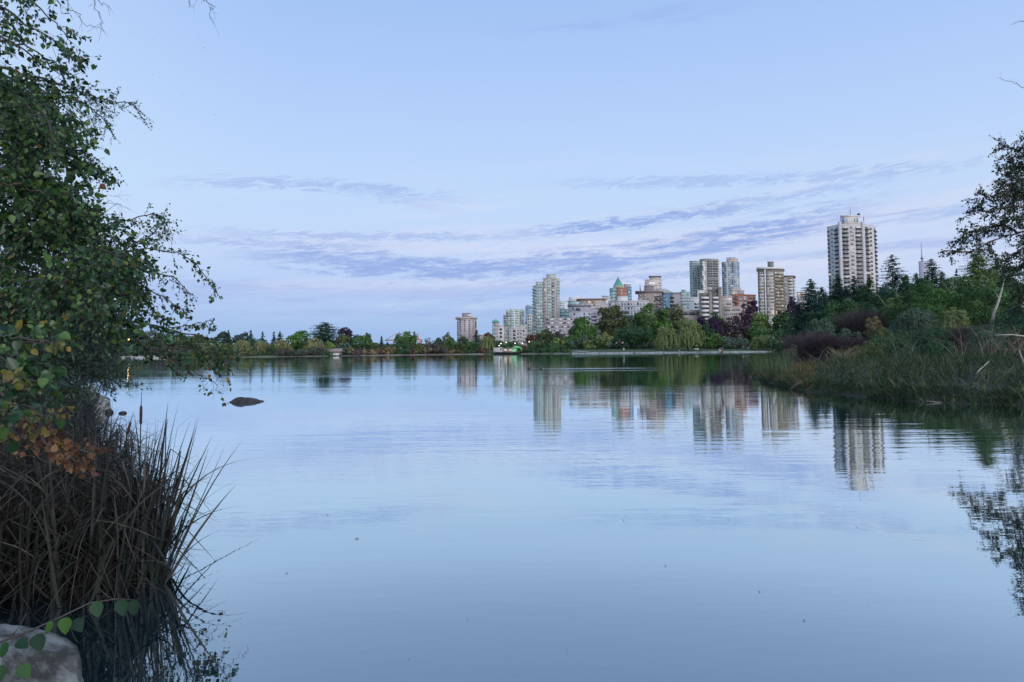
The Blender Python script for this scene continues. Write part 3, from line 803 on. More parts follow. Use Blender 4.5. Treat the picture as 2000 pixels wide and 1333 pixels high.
b.block([(1499, 7), (1511, 7)], 512, bl_mat('penthouse_grey', (0.14, 0.15, 0.14)), name='penthouse', ybot=522.4, depth=6, parapet=.3)
b.finish()
b = Bld('tan apartment block with white balconies half hidden behind the grey brown striped tower', 1541, 640, 'apartment block')
b.block([(1530, 0), (1547, 0), (1551, 6)], 541, bl_mat('tan_stucco', (0.36, 0.32, 0.27)), parapet=0, depth=12, specs=(
    {'fh': 2.9, 'top': .8, 'cols': [(.12, .28, .25, .8, 'w'), (.5, .95, 0, .9, 'b', {'rail': M_WHITE, 'd': 1.2, 'm': W_DARK})]}, {'fh': 2.9, 'top': .8, 'cols': [(.2, .9, 0, .9, 'b', {'rail': M_WHITE})]}))
slab(b, [(1530, 0), (1547, 0), (1551, 6)], 538.8, 540.8, M_ROOF, depth=13); b.finish()

# --- twin towers in the middle distance
m_c = bl_mat('grey_concrete', (0.36, 0.35, 0.34))
b = Bld('green glass tower standing left of and touching the grey balcony tower', 1357, 790, 'glass tower')
b.block([(1346.5, 5), (1351, 0), (1370, 2)], 510.5, bl_mat('green_grey_panels', (0.27, 0.33, 0.33)), specs=(
    {'fh': 2.9, 'cols': [(.1, .9, .1, .8, 'w', {'m': W_TEAL})]},
    {'fh': 2.9, 'cols': [(.02, .44, .22, .92, 'w', {'m': W_TEAL, 'split': 2}), (.5, .98, .22, .92, 'w', {'m': W_TEAL, 'split': 2})]}), depth=18); b.finish(60)
b = Bld('tall grey concrete tower with a zigzag white strip and rows of recessed balconies', 1387, 760, 'apartment tower')
F, zt, zb = b.block([(1366.8, 5), (1380, 0), (1402, 3), (1404.5, 9)], 508, m_c, specs=(
    {'fh': 2.75, 'cols': [(.08, .24, .1, .85, 'w', {'m': W_DARK})]},
    {'fh': 2.75, 'top': .3, 'cols': [(.02, .50, .14, .82, 'w', {'m': W_DARK}), (.54, .98, .14, .82, 'w', {'m': W_DARK}), (.01, .99, -.16, .12, 's', {'m': m_c})]},
    None), depth=20)
mb = MB(); rr = np.random.default_rng(5)
for k in range(20):                            # staggered white panels
    off = 1374.5 + (0.9 if (k // 2) % 2 else -0.9); y = 512 + k * 4.6
    A = b.P(off - 2.5, y, 1.2); B_ = b.P(off + 2.5, y, 0.6); zz = A[2] - 2.7
    mb.box(A[0], B_[0], A[1] - 0.9, A[1] + 1.0, zz, A[2])
b.part('white_panel', mb, M_WHITE)
slab(b, [(1366.8, 5), (1380, 0), (1402, 3)], 506.6, 508, m_c, ov=.3, depth=18); b.finish()
b = Bld('pale blue glass tower with pinkish crown and crane arm on top', 1427, 900, 'glass tower')
b.block([(1409.5, 5), (1419, 0), (1438, 0), (1444, 6)], 512, bl_mat('pinkish_panels', (0.42, 0.36, 0.35)), specs=(
    {'fh': 3.0, 'cols': [(.02, .4, .1, .85, 'w', {'m': W_DARK}), (.45, .95, .08, .9, 'w', {'m': W_BLUE})]},
    {'fh': 3.0, 'cols': [(.12, .5, .12, .95, 'w', {'m': W_BLUE, 'split': 2}), (.52, .64, .0, 1., 'w', {'m': W_DARK}), (.68, .99, .12, .95, 'w', {'m': W_BLUE})]},
    {'fh': 3.0, 'cols': [(.05, .8, .12, .9, 'w', {'m': W_BLUE}), (.1, 1.0, -.05, .1, 's')]}), depth=18)
b.block([(1419, 1), (1441.5, 1)], 506.5, bl_mat('crown_pink', (0.47, 0.40, 0.38)), name='crown', ybot=512.5, depth=12)
mb = MB(); p = b.P(1425, 507, 4); q = b.P(1425, 504, 4); mb.tube([p, q], .5, 6); p = b.P(1419, 504.4, 4); q = b.P(1436, 504.0, 4); mb.tube([p, q], .45, 6); b.part('crane_arm', mb, M_DARKM)
b.finish(60)

# --- mid-rise in front of the twin towers
m_br = bl_mat('brown_grey_concrete', (0.20, 0.185, 0.165))
b = Bld('brown concrete mid-rise with white balcony rails and blank stair shafts', 1388, 445, 'apartment block')
BW = {'rail': M_WHITE, 'slab': M_WHITE, 'd': 1.2, 'wide': 1.06, 'm': W_DARK, 'rh': 1.15}
b.block([(1365, 0), (1391, 0)], 574, m_br, depth=12, specs=({'fh': 2.8, 'cols': [(.16, .68, 0, .9, 'b', BW)]},))
b.block([(1383.5, -1), (1390.5, -1)], 573, m_br, name='stair_shaft', depth=4)
b.block([(1391, 0), (1402, 0)], 574, m_br, depth=12, specs=({'fh': 2.8, 'cols': [(0, .98, 0, .9, 'b', dict(BW, wide=1.0))]},))
b.block([(1402, -1.2), (1409.5, -1.2)], 562.5, m_br, name='stair_shaft', depth=8)
b.block([(1391, 3), (1402, 3)], 562.5, m_br, name='penthouse', ybot=574, depth=5)
b.finish()
b = Bld('small white stepped building with dark strip windows left of the brown concrete mid-rise', 1355, 470, 'building', name='building')
b.block([(1345, 0), (1366, 0)], 582.5, M_WHITE, depth=12, specs=({'fh': 2.4, 'n': 3, 'cols': [(.1, .5, .3, .9, 'w', {'to': 1, 'm': W_AMBER}), (.52, .97, .3, .8, 'w', {'split': 3, 'from': 1, 'm': W_DARK})]},))
b.block([(1362, 2), (1374, 2)], 569, M_WHITE, name='penthouse', depth=8); b.finish()

# --- brick and pink cluster left of the striped tower
m_brick = bl_mat('red_brick', (0.33, 0.15, 0.105), var=0.15)
m_pink = bl_mat('pink_stucco', (0.46, 0.37, 0.34))
b = Bld('red brick apartment block with white window columns partly behind purple trees', 1452, 520, 'apartment block')
b.block([(1429, 0), (1442, -2), (1476, 6)], 576, m_brick, depth=14, specs=(
    {'fh': 2.8, 'cols': [(.1, .4, .2, .85, 'w'), (.45, .95, 0, .9, 'b', {'rail': m_brick, 'slab': m_brick, 'd': 1.0})]},
    {'fh': 2.8, 'cols': [(.05, .2, .2, .8, 'w', {'m': W_MIX}), (.05, .2, -.1, .2, 's'), (.3, .45, .2, .8, 'w'), (.3, .45, -.1, .2, 's'), (.6, .75, .2, .8, 'w'), (.82, .95, .2, .8, 'w')]}))
b.block([(1440, 3), (1453, 3)], 568.5, m_pink, name='penthouse', ybot=576, depth=6); b.finish()
b = Bld('pink stucco building with big lit window between brown mid-rise and red brick block', 1420, 500, 'building', name='building')
b.block([(1410, 0), (1430, 0)], 580, m_pink, depth=12, specs=({'fh': 3.1, 'cols': [(.08, .26, .2, .8, 'w'), (.45, .95, .1, .85, 'w', {'to': 1, 'm': M_WHITE}), (.4, .9, .2, .8, 'w', {'from': 1, 'split': 3})]},))
b.block([(1412, -3), (1447, -3)], 600, bl_mat('pink_podium', (0.42, 0.35, 0.32)), name='podium', depth=3, specs=({'fh': 2.9, 'cols': [(.05, .95, .25, .75, 'w', {'split': 8})]},)); b.finish(40)
b = Bld('pale round fronted block rising behind the red brick apartments', 1436, 640, 'building', name='building')
b.block([(1424, 3), (1430, 0), (1440, 0), (1447, 4)], 563.5, bl_mat('cream_concrete', (0.50, 0.47, 0.44)), depth=12, specs=({'fh': 3, 'cols': [(.2, .8, .3, .8, 'w')]}, {'fh': 3, 'cols': [(.1, .4, .3, .8, 'w'), (.6, .9, .3, .8, 'w')]}, {'fh': 3, 'cols': [(.3, .8, .3, .8, 'w')]})); b.finish(40)
b = Bld('small pink block glimpsed between the tan block and the big conifer', 1564, 760, 'building', name='building')
b.block([(1556, 0), (1572, 0)], 571, m_pink, depth=12, specs=({'fh': 3, 'cols': [(.1, .4, .3, .8, 'w'), (.55, .9, .3, .8, 'w')]},)); b.finish(30)
b = Bld('low beige building behind the purple trees under the white stepped building', 1352, 455, 'building', name='building')
b.block([(1332, 0), (1366, 0)], 607.5, bl_mat('beige_wall', (0.42, 0.38, 0.34)), depth=12, specs=({'fh': 3.2, 'n': 1, 'top': .3, 'cols': [(.1, .95, .2, .8, 'w', {'split': 8, 'm': W_DARK})]},)); b.finish(30)

# --- centre: blue grey, brown, pyramid roof
b = Bld('pale green glass block with rounded top left of the green glass tower', 1337, 620, 'building', name='building')
b.block([(1328, 2), (1334, 0), (1347, 1)], 571, bl_mat('pale_green_panels', (0.35, 0.43, 0.45)), depth=12, specs=(
    {'fh': 3, 'cols': [(.1, .9, .2, .85, 'w', {'m': W_TEAL})]}, {'fh': 3, 'cols': [(.05, .42, .2, .85, 'w', {'m': W_TEAL}), (.5, .95, .2, .85, 'w', {'m': W_TEAL})]}))
b.block([(1331, 3), (1339, 3)], 567.5, bl_mat('green_penthouse', (0.20, 0.32, 0.30)), name='penthouse', ybot=571, depth=6); b.finish(40)
b = Bld('wide plain grey building with flat dark roof behind the blue block', 1310, 600, 'building', name='building')
b.block([(1293, 0), (1329, 0)], 573, bl_mat('plain_grey', (0.30, 0.28, 0.28)), depth=12, parapet=.3, specs=({'fh': 3, 'cols': [(.75, .98, .2, .8, 'w', {'m': W_TEAL, 'from': 4})]},))
slab(b, [(1293, 0), (1329, 0)], 572, 573.4, M_ROOF, ov=.4); b.finish(30)
b = Bld('grey green building with slanting glazed roof behind the brown apartment block', 1300, 680, 'building', name='building')
mb = MB(); A = b.P(1284, 564.5); Bq = b.P(1300, 564.5); Cq = b.P(1314, 571)
mb.prism([(A[0], 0), (Cq[0], 0), (Cq[0], 12), (A[0], 12)], 0, Cq[2]); mb.add([(A[0], 0, Cq[2]), (Cq[0], 0, Cq[2]), (Bq[0], 0, A[2]), (A[0], 0, A[2]), (A[0], 12, Cq[2]), (Cq[0], 12, Cq[2]), (Bq[0], 12, A[2]), (A[0], 12, A[2])],
    [(0, 1, 2, 3), (5, 4, 7, 6), (1, 5, 6, 2), (3, 2, 6, 7), (4, 0, 3, 7)]); b.part('wall', mb, bl_mat('grey_green', (0.33, 0.37, 0.36)))
b.facade((Bq[0], 0), (Cq[0], 0), Cq[2], 0, {'fh': 3, 'cols': [(.1, .9, .2, .7, 'w', {'split': 3})]}); b.finish(20)
b = Bld('steel blue block with dark balconies right of the brown apartment block', 1303, 540, 'apartment block')
b.block([(1293.5, 0), (1308, 0), (1314, 5)], 574.5, bl_mat('steel_blue_wall', (0.10, 0.19, 0.29)), depth=12, specs=(
    {'fh': 2.9, 'cols': [(.12, .3, .2, .9, 'w', {'m': W_BLUE}), (.4, .58, .2, .9, 'w', {'m': W_BLUE})]}, {'fh': 2.9, 'cols': [(.05, .95, 0, .9, 'b', {'slab': M_DARKM})]})); b.finish()
m_bn = bl_mat('taupe_wall', (0.27, 0.235, 0.22))
b = Bld('taupe brown apartment block with overhanging roof and tall narrow balconies', 1268, 520, 'apartment block')
b.block([(1246, 3), (1278, 0), (1293, 5)], 571.5, m_bn, depth=16, parapet=0, specs=(
    {'fh': 2.9, 'top': 1, 'cols': [(.35, .5, .3, .8, 'w', {'m': W_AMBER}), (.56, .72, .3, .8, 'w', {'ph': 1, 'every': 2}), (.08, .2, .3, .8, 'w')]},
    {'fh': 2.9, 'top': 1, 'cols': [(.0, .42, 0, .9, 'b', {'rail': M_DARKM, 'm': W_DARK}), (.6, .98, 0, .9, 'b', {'rail': M_DARKM, 'm': W_DARK})]}))
slab(b, [(1243, 3), (1278, 0), (1292, 5)], 568.7, 571.4, bl_mat('roof_mauve', (0.23, 0.20, 0.22)), ov=1.2, depth=18)
b.block([(1258, 7), (1277, 7)], 560, bl_mat('mauve_wall', (0.20, 0.165, 0.17)), name='penthouse', ybot=569, depth=8, specs=({'fh': 3, 'top': .4, 'n': 1, 'cols': [(.2, .3, .2, .7, 'w', {'m': W_AMBER})]},))
mb = MB(); p = b.P(1250.5, 569, 5); q = b.P(1249.8, 555, 5); mb.tube([p, q], [.45, .08], 6); b.part('spire', mb, M_DARKM); b.finish()
b = Bld('beige office tower with dark flat cap and one lit row far behind the taupe block', 1275, 1000, 'office tower', name='office_building')
b.block([(1259, 3), (1285, 0), (1292.5, 7)], 546.5, bl_mat('beige_precast', (0.50, 0.46, 0.41)), depth=20, specs=(
    {'fh': 3.6, 'top': 3.2, 'cols': [(.33, .75, .3, .65, 'w', {'to': 1, 'split': 6, 'm': flat_mat('lit_letters', (0.9, 0.9, 0.85), emit=(1, .95, .85), estr=0.5)}), (.04, .96, .3, .6, 'w', {'from': 1, 'split': 10})]},
    {'fh': 3.6, 'top': 3.2, 'cols': [(.1, .9, .3, .6, 'w', {'split': 3})]}))
b.block([(1269, 2), (1290, 2)], 540.5, bl_mat('office_crown', (0.42, 0.38, 0.35)), name='penthouse', ybot=547, depth=12, parapet=0)
slab(b, [(1268, 2), (1290, 2)], 539.8, 541.8, M_DARKM, ov=.8, depth=13); b.finish(40)

b = Bld('red brick and teal glass tower topped by a green pyramid roof', 1208, 690, 'tower')
F, zt, zb = b.block([(1190.5, 5), (1194, 1), (1206, 0)], 564, bl_mat('teal_frame', (0.22, 0.36, 0.33)), depth=14, specs=(
    {'fh': 3.1, 'cols': [(.1, .9, .1, .9, 'w', {'m': W_TEAL})]}, {'fh': 3.1, 'cols': [(.05, .46, .1, .9, 'w', {'m': W_TEAL}), (.54, .95, .1, .9, 'w', {'m': W_TEAL})]}))
b.block([(1205, -1), (1212, -2), (1224, -1)], 563, m_brick, name='brick_bay', depth=14, parapet=.4, specs=(None, {'fh': 3.1, 'top': 1.2, 'cols': [(.08, .26, .2, .85, 'w'), (.46, .62, .2, .85, 'w'), (.72, .88, .2, .85, 'w')]}))
b.block([(1224, 1), (1233.5, 4)], 561, bl_mat('blue_frame', (0.14, 0.24, 0.32)), depth=12, specs=({'fh': 3.1, 'cols': [(.35, .95, .1, .9, 'w', {'m': W_BLUE, 'split': 2})]},))
b.block([(1218, 6), (1232, 6)], 556.5, bl_mat('mauve_plant_room', (0.34, 0.30, 0.31)), name='plant_room', depth=9)
F, zt, zb = b.block([(1198, 3), (1202, .5), (1212, .5), (1216.5, 3)], 558.5, bl_mat('drum_olive', (0.30, 0.32, 0.22)), name='drum', ybot=564, depth=7, parapet=0, specs=(None, {'fh': 2.4, 'n': 1, 'top': .2, 'cols': [(.1, .4, .2, .8, 'w', {'m': W_AMBER}), (.55, .9, .2, .8, 'w', {'m': W_AMBER})]}))
ap = b.P(1207.5, 541.5, 4); cx_, cy_ = ap[0], ap[1] + 1.5
mb = MB(); mb.cone((cx_, cy_, ap[2]), [(cx_ + 5.6 * math.cos(t), cy_ + 5.0 * math.sin(t)) for t in np.arange(8) * math.pi / 4 + math.pi / 8], zt, ap[2]); b.part('roof', mb, M_COPPER)
mb = MB(); mb.lathe((cx_, cy_, ap[2] - .4), [(.3, 0), (.35, .5), (.12, .8), (.05, 1.9)], 8); b.part('finial', mb, M_DARKM)
b.block([(1206, -4), (1226, -4)], 580, M_WHITE, name='podium', depth=5); b.finish()
b = Bld('long pale low block with blue grey bands behind the big green trees', 1232, 470, 'apartment block')
bb = {'m': bl_mat('blue_grey_band', (0.22, 0.30, 0.40))}
b.block([(1188, 0), (1262, -3), (1270, 3)], 588.5, bl_mat('grey_white_wall', (0.42, 0.42, 0.45)), depth=12, specs=(
    {'fh': 3.0, 'top': .5, 'cols': [(x / 12 + .01, x / 12 + .06, .25, .85, 'w', {'m': W_MIX if x % 3 else W_DARK}) for x in range(12)] + [(.0, 1.0, -.08, .14, 's', bb)]}, {'fh': 3, 'cols': [(.2, .8, .2, .8, 'w')]})); b.finish(80)
b = Bld('pale blue grey block just left of the green pyramid tower', 1182, 640, 'building', name='building')
b.block([(1176, 0), (1192, 0)], 579, bl_mat('pale_blue_grey', (0.38, 0.43, 0.48)), depth=12, specs=({'fh': 3, 'cols': [(.1, .4, .3, .8, 'w'), (.5, .9, .3, .8, 'w')]},)); b.finish(20)

# --- left centre cluster
b = Bld('mauve pink building with wide brown overhanging roof and lit top floor', 1158, 600, 'building', name='building')
b.block([(1131, 0), (1176, -2), (1184, 4)], 586, bl_mat('mauve_pink', (0.38, 0.345, 0.345)), depth=14, parapet=0, specs=(
    {'fh': 3, 'top': .3, 'cols': [(.33, .48, .1, .8, 'w', {'to': 1, 'split': 2, 'm': W_AMBER}), (.55, .75, .1, .8, 'w', {'to': 1, 'split': 3, 'm': W_AMBER}), (.1, .3, .3, .8, 'w', {'from': 1, 'split': 2}), (.5, .9, .3, .8, 'w', {'from': 1, 'split': 4})]}, None))
slab(b, [(1129, 0), (1180, -2)], 583.8, 586.2, bl_mat('brown_roof', (0.25, 0.20, 0.15)), ov=1.5, depth=16); b.finish(40)
b = Bld('white round drum topped building with teal glass band behind the blue grey terraces', 1124, 720, 'building', name='building')
mb = MB(); c = b.P(1124, 590, 9)
k = 24; rad = 8.0
for (y0, y1, r_, mt, nm) in ((620, 597, rad, M_WHITE, 'wall'), (597, 588.5, rad * 1.02, W_TEAL, 'glass_band'), (588.5, 587, rad * 1.1, M_WHITE, 'cornice'), (587, 580, rad * .9, M_WHITE, 'penthouse')):
    mb = MB(); z0 = 0 if nm == 'wall' else b.P(1124, y0)[2]; z1 = b.P(1124, y1)[2]; mb.lathe((c[0], c[1], z0), [(r_, 0), (r_, z1 - z0)], k); b.part(nm, mb, mt)
b.finish()
m_bg = bl_mat('blue_grey_wall', (0.36, 0.37, 0.44))
b = Bld('blue grey terraced apartment block with dark hipped roof edges', 1138, 560, 'apartment block')
b.block([(1111, 0), (1147, -2), (1166, 4)], 609, m_bg, depth=14, specs=(
    {'fh': 2.9, 'cols': [(.25, .33, .3, .8, 'w', {'m': W_DARK}), (.55, .62, .3, .8, 'w', {'m': W_DARK}), (.8, .88, .3, .8, 'w', {'m': W_DARK}), (.05, .12, .3, .8, 'w', {'m': W_DARK})]},
    {'fh': 2.9, 'cols': [(.1, .3, .3, .8, 'w'), (.4, .95, 0, .9, 'b', {'rail': m_bg, 'slab': m_bg})]}))
b.block([(1111, 4), (1152, 3)], 598.5, m_bg, name='upper_wall', ybot=609.5, depth=9, parapet=0, specs=({'fh': 2.9, 'top': .7, 'n': 1, 'cols': [(.15, .25, .3, .85, 'w', {'m': W_DARK}), (.35, .55, .0, .9, 'b', {'slab': M_DARKM}), (.7, .8, .3, .8, 'w', {'m': W_DARK})]},))
slab(b, [(1110, 3.5), (1152, 2.5)], 596.8, 598.8, bl_mat('slate_roof', (0.15, 0.16, 0.22)), ov=.8, depth=11); b.finish()
b = Bld('teal panelled block between the tall teal tower and the blue grey terraces', 1102, 650, 'building', name='building')
b.block([(1093, 0), (1111.5, 0)], 605, bl_mat('teal_panel', (0.16, 0.32, 0.33)), depth=12, specs=({'fh': 3, 'cols': [(.04, .48, .2, .9, 'w', {'m': W_TEAL}), (.52, .96, .2, .9, 'w', {'m': W_TEAL})]},)); b.finish(30)
b = Bld('small white block with rounded corner behind the teal panelled block', 1100, 800, 'building', name='building')
b.block([(1093, 0), (1104, 0), (1107, 4)], 588.5, M_WHITE, depth=10, specs=({'fh': 3, 'cols': [(.1, .45, .2, .75, 'w', {'m': W_TEAL}), (.5, .95, .2, .75, 'w', {'m': W_TEAL})]}, None)); b.finish(20)

m_tt = bl_mat('teal_tower_panel', (0.38, 0.43, 0.42), var=.06)
m_tg = bl_mat('tower_taupe', (0.34, 0.32, 0.30))
b = Bld('tall pale teal glass tower with stepped top and taupe right side', 1067, 610, 'glass tower')
fh = 2.75
BT = {'rail': W_TEAL, 'slab': M_WHITE, 'd': 1.2, 'm': W_TEAL, 'wide': 1.1}
b.block([(1041, 5), (1047, 1)], 559, m_tt, depth=10, specs=({'fh': fh, 'cols': [(.05, .95, 0, .9, 'b', BT)]},))
b.block([(1046.5, 0), (1062, 0)], 551.7, m_tt, depth=14, specs=({'fh': fh, 'top': .3, 'cols': [(.03, .48, .16, .96, 'w', {'m': W_TEAL, 'split': 2}), (.52, .97, .16, .96, 'w', {'m': W_TEAL, 'split': 2})]},))
b.block([(1061, -1), (1068, -1.5)], 546, m_tg, depth=12, specs=({'fh': fh, 'top': 2.5, 'cols': [(.3, .75, .2, .75, 'w', {'m': W_MIX})]},))
b.block([(1068, -1.2), (1076, -1.2)], 546, m_tt, depth=12, specs=({'fh': fh, 'top': 2.5, 'cols': [(.05, .95, .16, .94, 'w', {'m': W_TEAL, 'split': 2})]},))
b.block([(1076, -1), (1085, 0), (1093, 3)], 546, m_tg, depth=12, specs=(
    {'fh': fh, 'top': 2.5, 'cols': [(.2, .72, 0, .9, 'b', {'rail': m_tg, 'slab': m_tg, 'd': .5, 'm': W_DARK})]},
    {'fh': fh, 'top': 2.5, 'cols': [(.05, .3, .1, .9, 'w', {'m': W_BLUE}), (.5, .95, .2, .85, 'w', {'m': W_TEAL, 'to': 4})]}))
b.block([(1061, 0), (1072, -1.6), (1093, 1.5)], 544, m_tt, name='crown', ybot=550.5, depth=12, parapet=.3)
b.block([(1067, 3), (1086.5, 3)], 537, m_tt, name='penthouse', ybot=544, depth=7, parapet=.6)
b.finish()
b = Bld('long terraced low-rise with white balcony fronts right of the tall teal tower', 1095, 460, 'apartment block')
m_ter = bl_mat('terrace_taupe', (0.27, 0.245, 0.255)); m_terl = bl_mat('terrace_band', (0.40, 0.37, 0.38))
for k, (x0, x1, yt) in enumerate(((1065, 1135, 621), (1063, 1131, 628.5), (1061, 1126, 636), (1059, 1122, 643), (1058, 1120, 650))):
    b.block([(x0, -k * 1.6), (x1, -k * 1.6)], yt, m_ter, name='terrace', ybot=yt + 7.6, depth=10, parapet=0, specs=({'fh': 2.2, 'top': .2, 'n': 1, 'cols': [(.04 + q * .16 + (k % 3) * .02, .11 + q * .16 + (k % 3) * .02, .45, .92, 'w', {'m': W_DARK, 'split': 2}) for q in range(6)] + [(.12 + q * .24 + (k % 2) * .05, .22 + q * .24 + (k % 2) * .05, .38, .85, 's', {'m': M_WHITE, 'each': 1}) for q in range(4)] + [(.0, 1.0, -.12, .22, 's', {'m': m_terl})]},))
b.finish(60)
b = Bld('white apartment block with columns of square windows left of the tall teal tower', 1035, 680, 'apartment block')
b.block([(1029, 0), (1043, 0)], 614, M_WHITE, depth=12, specs=({'fh': 2.9, 'cols': [(.12, .3, .25, .8, 'w', {'m': W_DARK}), (.42, .6, .25, .8, 'w'), (.7, .9, .25, .8, 'w', {'m': W_AMBER})]},))
b.block([(1025, 2), (1030, 2)], 627, M_WHITE, depth=10, specs=({'fh': 2.9, 'cols': [(.1, .9, .2, .8, 'w', {'m': W_BLUE})]},)); b.finish()
b = Bld('slim blue glass slab far behind the white apartment block', 1034, 900, 'glass tower')
b.block([(1026, 0), (1042, 0)], 599, bl_mat('blue_slab', (0.22, 0.32, 0.44)), depth=12, specs=({'fh': 3, 'cols': [(.15, .95, .2, .9, 'w', {'m': W_BLUE, 'split': 3})]},))
b.block([(1028, 2), (1036, 2)], 597, bl_mat('blue_plant', (0.3, 0.4, 0.5)), name='penthouse', ybot=599.5, depth=6); b.finish(40)
b = Bld('greenish white stepped apartment block behind the pinkish mid-rise', 1004, 800, 'apartment block')
m_gw = bl_mat('greenish_white', (0.50, 0.55, 0.52))
BG = {'rail': W_TEAL, 'slab': M_WHITE, 'd': 1.2, 'm': W_DARK, 'wide': 1.0}
b.block([(983, 3), (989, 2)], 615.5, m_gw, depth=10, specs=({'fh': 2.75, 'cols': [(.1, .9, 0, .9, 'b', BG)]},))
b.block([(988, 1), (997, 0)], 607, m_gw, depth=12, specs=({'fh': 2.75, 'cols': [(.1, .9, 0, .9, 'b', BG)]},))
b.block([(996, 0), (1005, -1), (1014, 0), (1024, 4)], 605, m_gw, depth=12, specs=(
    {'fh': 2.75, 'cols': [(.1, .9, .2, .9, 'w', {'m': W_TEAL})]}, {'fh': 2.75, 'cols': [(.1, .9, .2, .9, 'w', {'m': W_TEAL, 'split': 2})]}, {'fh': 2.75, 'cols': [(.05, .45, 0, .9, 'b', BG), (.55, .95, 0, .9, 'b', BG)]})); b.finish()
m_pw = bl_mat('pinkish_white', (0.48, 0.45, 0.455))
b = Bld('pinkish white mid-rise with tall bay windows standing over the pier', 999, 470, 'apartment block')
WD = {'m': W_DARK}
b.block([(968, 0), (985, -1)], 637, m_pw, depth=14, specs=({'fh': 2.5, 'top': 1.2, 'cols': [(.12, .22, .3, .7, 'w', WD), (.45, .75, .2, .85, 'w', WD)]},))
b.block([(985, 2), (994, 2)], 639, bl_mat('bay_green', (0.34, 0.38, 0.34)), name='bay', depth=10, specs=({'fh': 2.5, 'top': .6, 'cols': [(.1, .9, .1, .85, 'w', {'m': W_TEAL, 'split': 2})]},))
b.block([(994, 0), (1020, 0), (1030, 4)], 641, m_pw, depth=14, specs=(
    {'fh': 2.5, 'top': .8, 'cols': [(.08, .13, .3, .7, 'w', WD), (.30, .50, .15, .85, 'w', WD), (.62, .76, 0, .9, 'b', {'m': W_DARK, 'rail': M_WHITE, 'd': .5}), (.84, .98, 0, .9, 'b', {'m': W_DARK, 'rail': M_WHITE, 'd': .5})]},
    {'fh': 2.5, 'top': .8, 'cols': [(.1, .4, .2, .8, 'w', WD), (.6, .9, .2, .8, 'w')]}))
b.block([(1010, 3), (1029, 3)], 637, m_pw, name='penthouse', ybot=641, depth=8)
F, zt, zb = b.block([(961.5, 2), (964, .5), (970, .5)], 638, bl_mat('corner_green', (0.36, 0.44, 0.42)), name='corner_turret', depth=6, parapet=0, specs=(
    {'fh': 2.6, 'cols': [(.1, .9, .1, .85, 'w', {'m': W_TEAL})]}, {'fh': 2.6, 'cols': [(.1, .9, .1, .85, 'w', {'m': W_TEAL})]}))
c = b.P(968.2, 630, 3)
mb = MB(); z0 = zt
for t in np.arange(8) * math.pi / 4: mb.box(c[0] + 2.1 * math.cos(t) - .2, c[0] + 2.1 * math.cos(t) + .2, c[1] + 2.1 * math.sin(t) - .2, c[1] + 2.1 * math.sin(t) + .2, z0 - .2, c[2] + .3)
mb.lathe((c[0], c[1], z0 - .1), [(1.5, 0), (1.5, c[2] - z0 + .3)], 10)
b.part('lantern', mb, bl_mat('lantern_cream', (0.45, 0.44, 0.36)))
mb = MB(); mb.lathe((c[0], c[1], c[2]), [(2.9, 0), (2.9, .3), (2.3, .8), (1.2, 1.5), (.3, 1.9), (.1, 2.6)], 16); b.part('dome', mb, M_COPPER); b.finish()
m_far = bl_mat('mauve_grey', (0.40, 0.365, 0.37))
b = Bld('lone mauve grey apartment tower at the left end of the skyline', 911, 900, 'apartment tower')
WC = {'m': W_DARK}
b.block([(892.5, 5), (903, 0), (914, -1), (921, 0), (930, 5)], 623, m_far, depth=18, parapet=0, specs=(
    {'fh': 2.75, 'top': .8, 'cols': [(.1, .28, .2, .8, 'w', WC), (.5, .75, .2, .8, 'w', WC)]},
    {'fh': 2.75, 'top': .8, 'cols': [(.02, .12, 0, 1, 'v', {'m': m_c}), (.3, .55, .25, .8, 'w', WC)]},
    {'fh': 2.75, 'top': .8, 'cols': [(.15, .6, .25, .8, 'w', WC), (.85, .98, 0, 1, 'v', {'m': m_c})]},
    {'fh': 2.75, 'top': .8, 'cols': [(.2, .45, .25, .8, 'w', WC), (.75, .98, 0, .9, 'b', {'slab': m_far, 'm': W_DARK})]}))
slab(b, [(892, 5), (903, 0), (921, 0), (930, 5)], 620, 623.2, m_far, ov=1.5, depth=20)
b.block([(902.5, 5), (920, 5)], 612.5, bl_mat('plant_brown', (0.24, 0.21, 0.22)), name='penthouse', ybot=620.5, depth=10, specs=({'fh': 3.2, 'top': 1, 'n': 1, 'cols': [(.66, .98, .1, 1.0, 'w', {'m': M_WHITE})]},))
b.finish()
b = Bld('low dark roofed building beside the red brown tree behind the shore', 944, 520, 'building', name='building')
b.block([(934, 0), (962, 0)], 654.5, bl_mat('low_brown', (0.30, 0.26, 0.24)), depth=8, specs=({'fh': 3, 'n': 1, 'cols': [(.1, .9, .3, .7, 'w', {'split': 6})]},)); slab(b, [(934, 0), (950, 0)], 653, 654.7, M_WHITE, ov=.5, depth=9); b.finish(10)
# --- far right: tower with mast, distant pale block
b = Bld('distant striped white tower with a tall mast rising over the conifers', 1803, 1400, 'tower')
b.block([(1794, 6), (1800, 0), (1812, 0), (1816, 6)], 511, bl_mat('mast_tower', (0.36, 0.37, 0.45)), depth=20, specs=(
    {'fh': 4.2, 'top': 6, 'cols': [(.0, .95, .1, .5, 'w', {'m': M_WHITE})]}, {'fh': 4.2, 'top': 6, 'cols': [(.02, .98, .1, .5, 'w', {'m': M_WHITE})]}, None))
mb = MB(); p = b.P(1801.5, 511, 8); q = b.P(1800.5, 501, 8); r_ = b.P(1798.8, 473, 8); mb.tube([p, q, r_], [1.7, 1.2, .35], 6); b.part('mast', mb, flat_mat('mast_grey', (.3, .3, .33)))
mb = MB(); mb.box(q[0] - 2.4, q[0] + 2.6, q[1] - 1, q[1] + 1, q[2] - 6, q[2] - 3); b.part('mast_platform', mb, M_DARKM); b.finish(40)
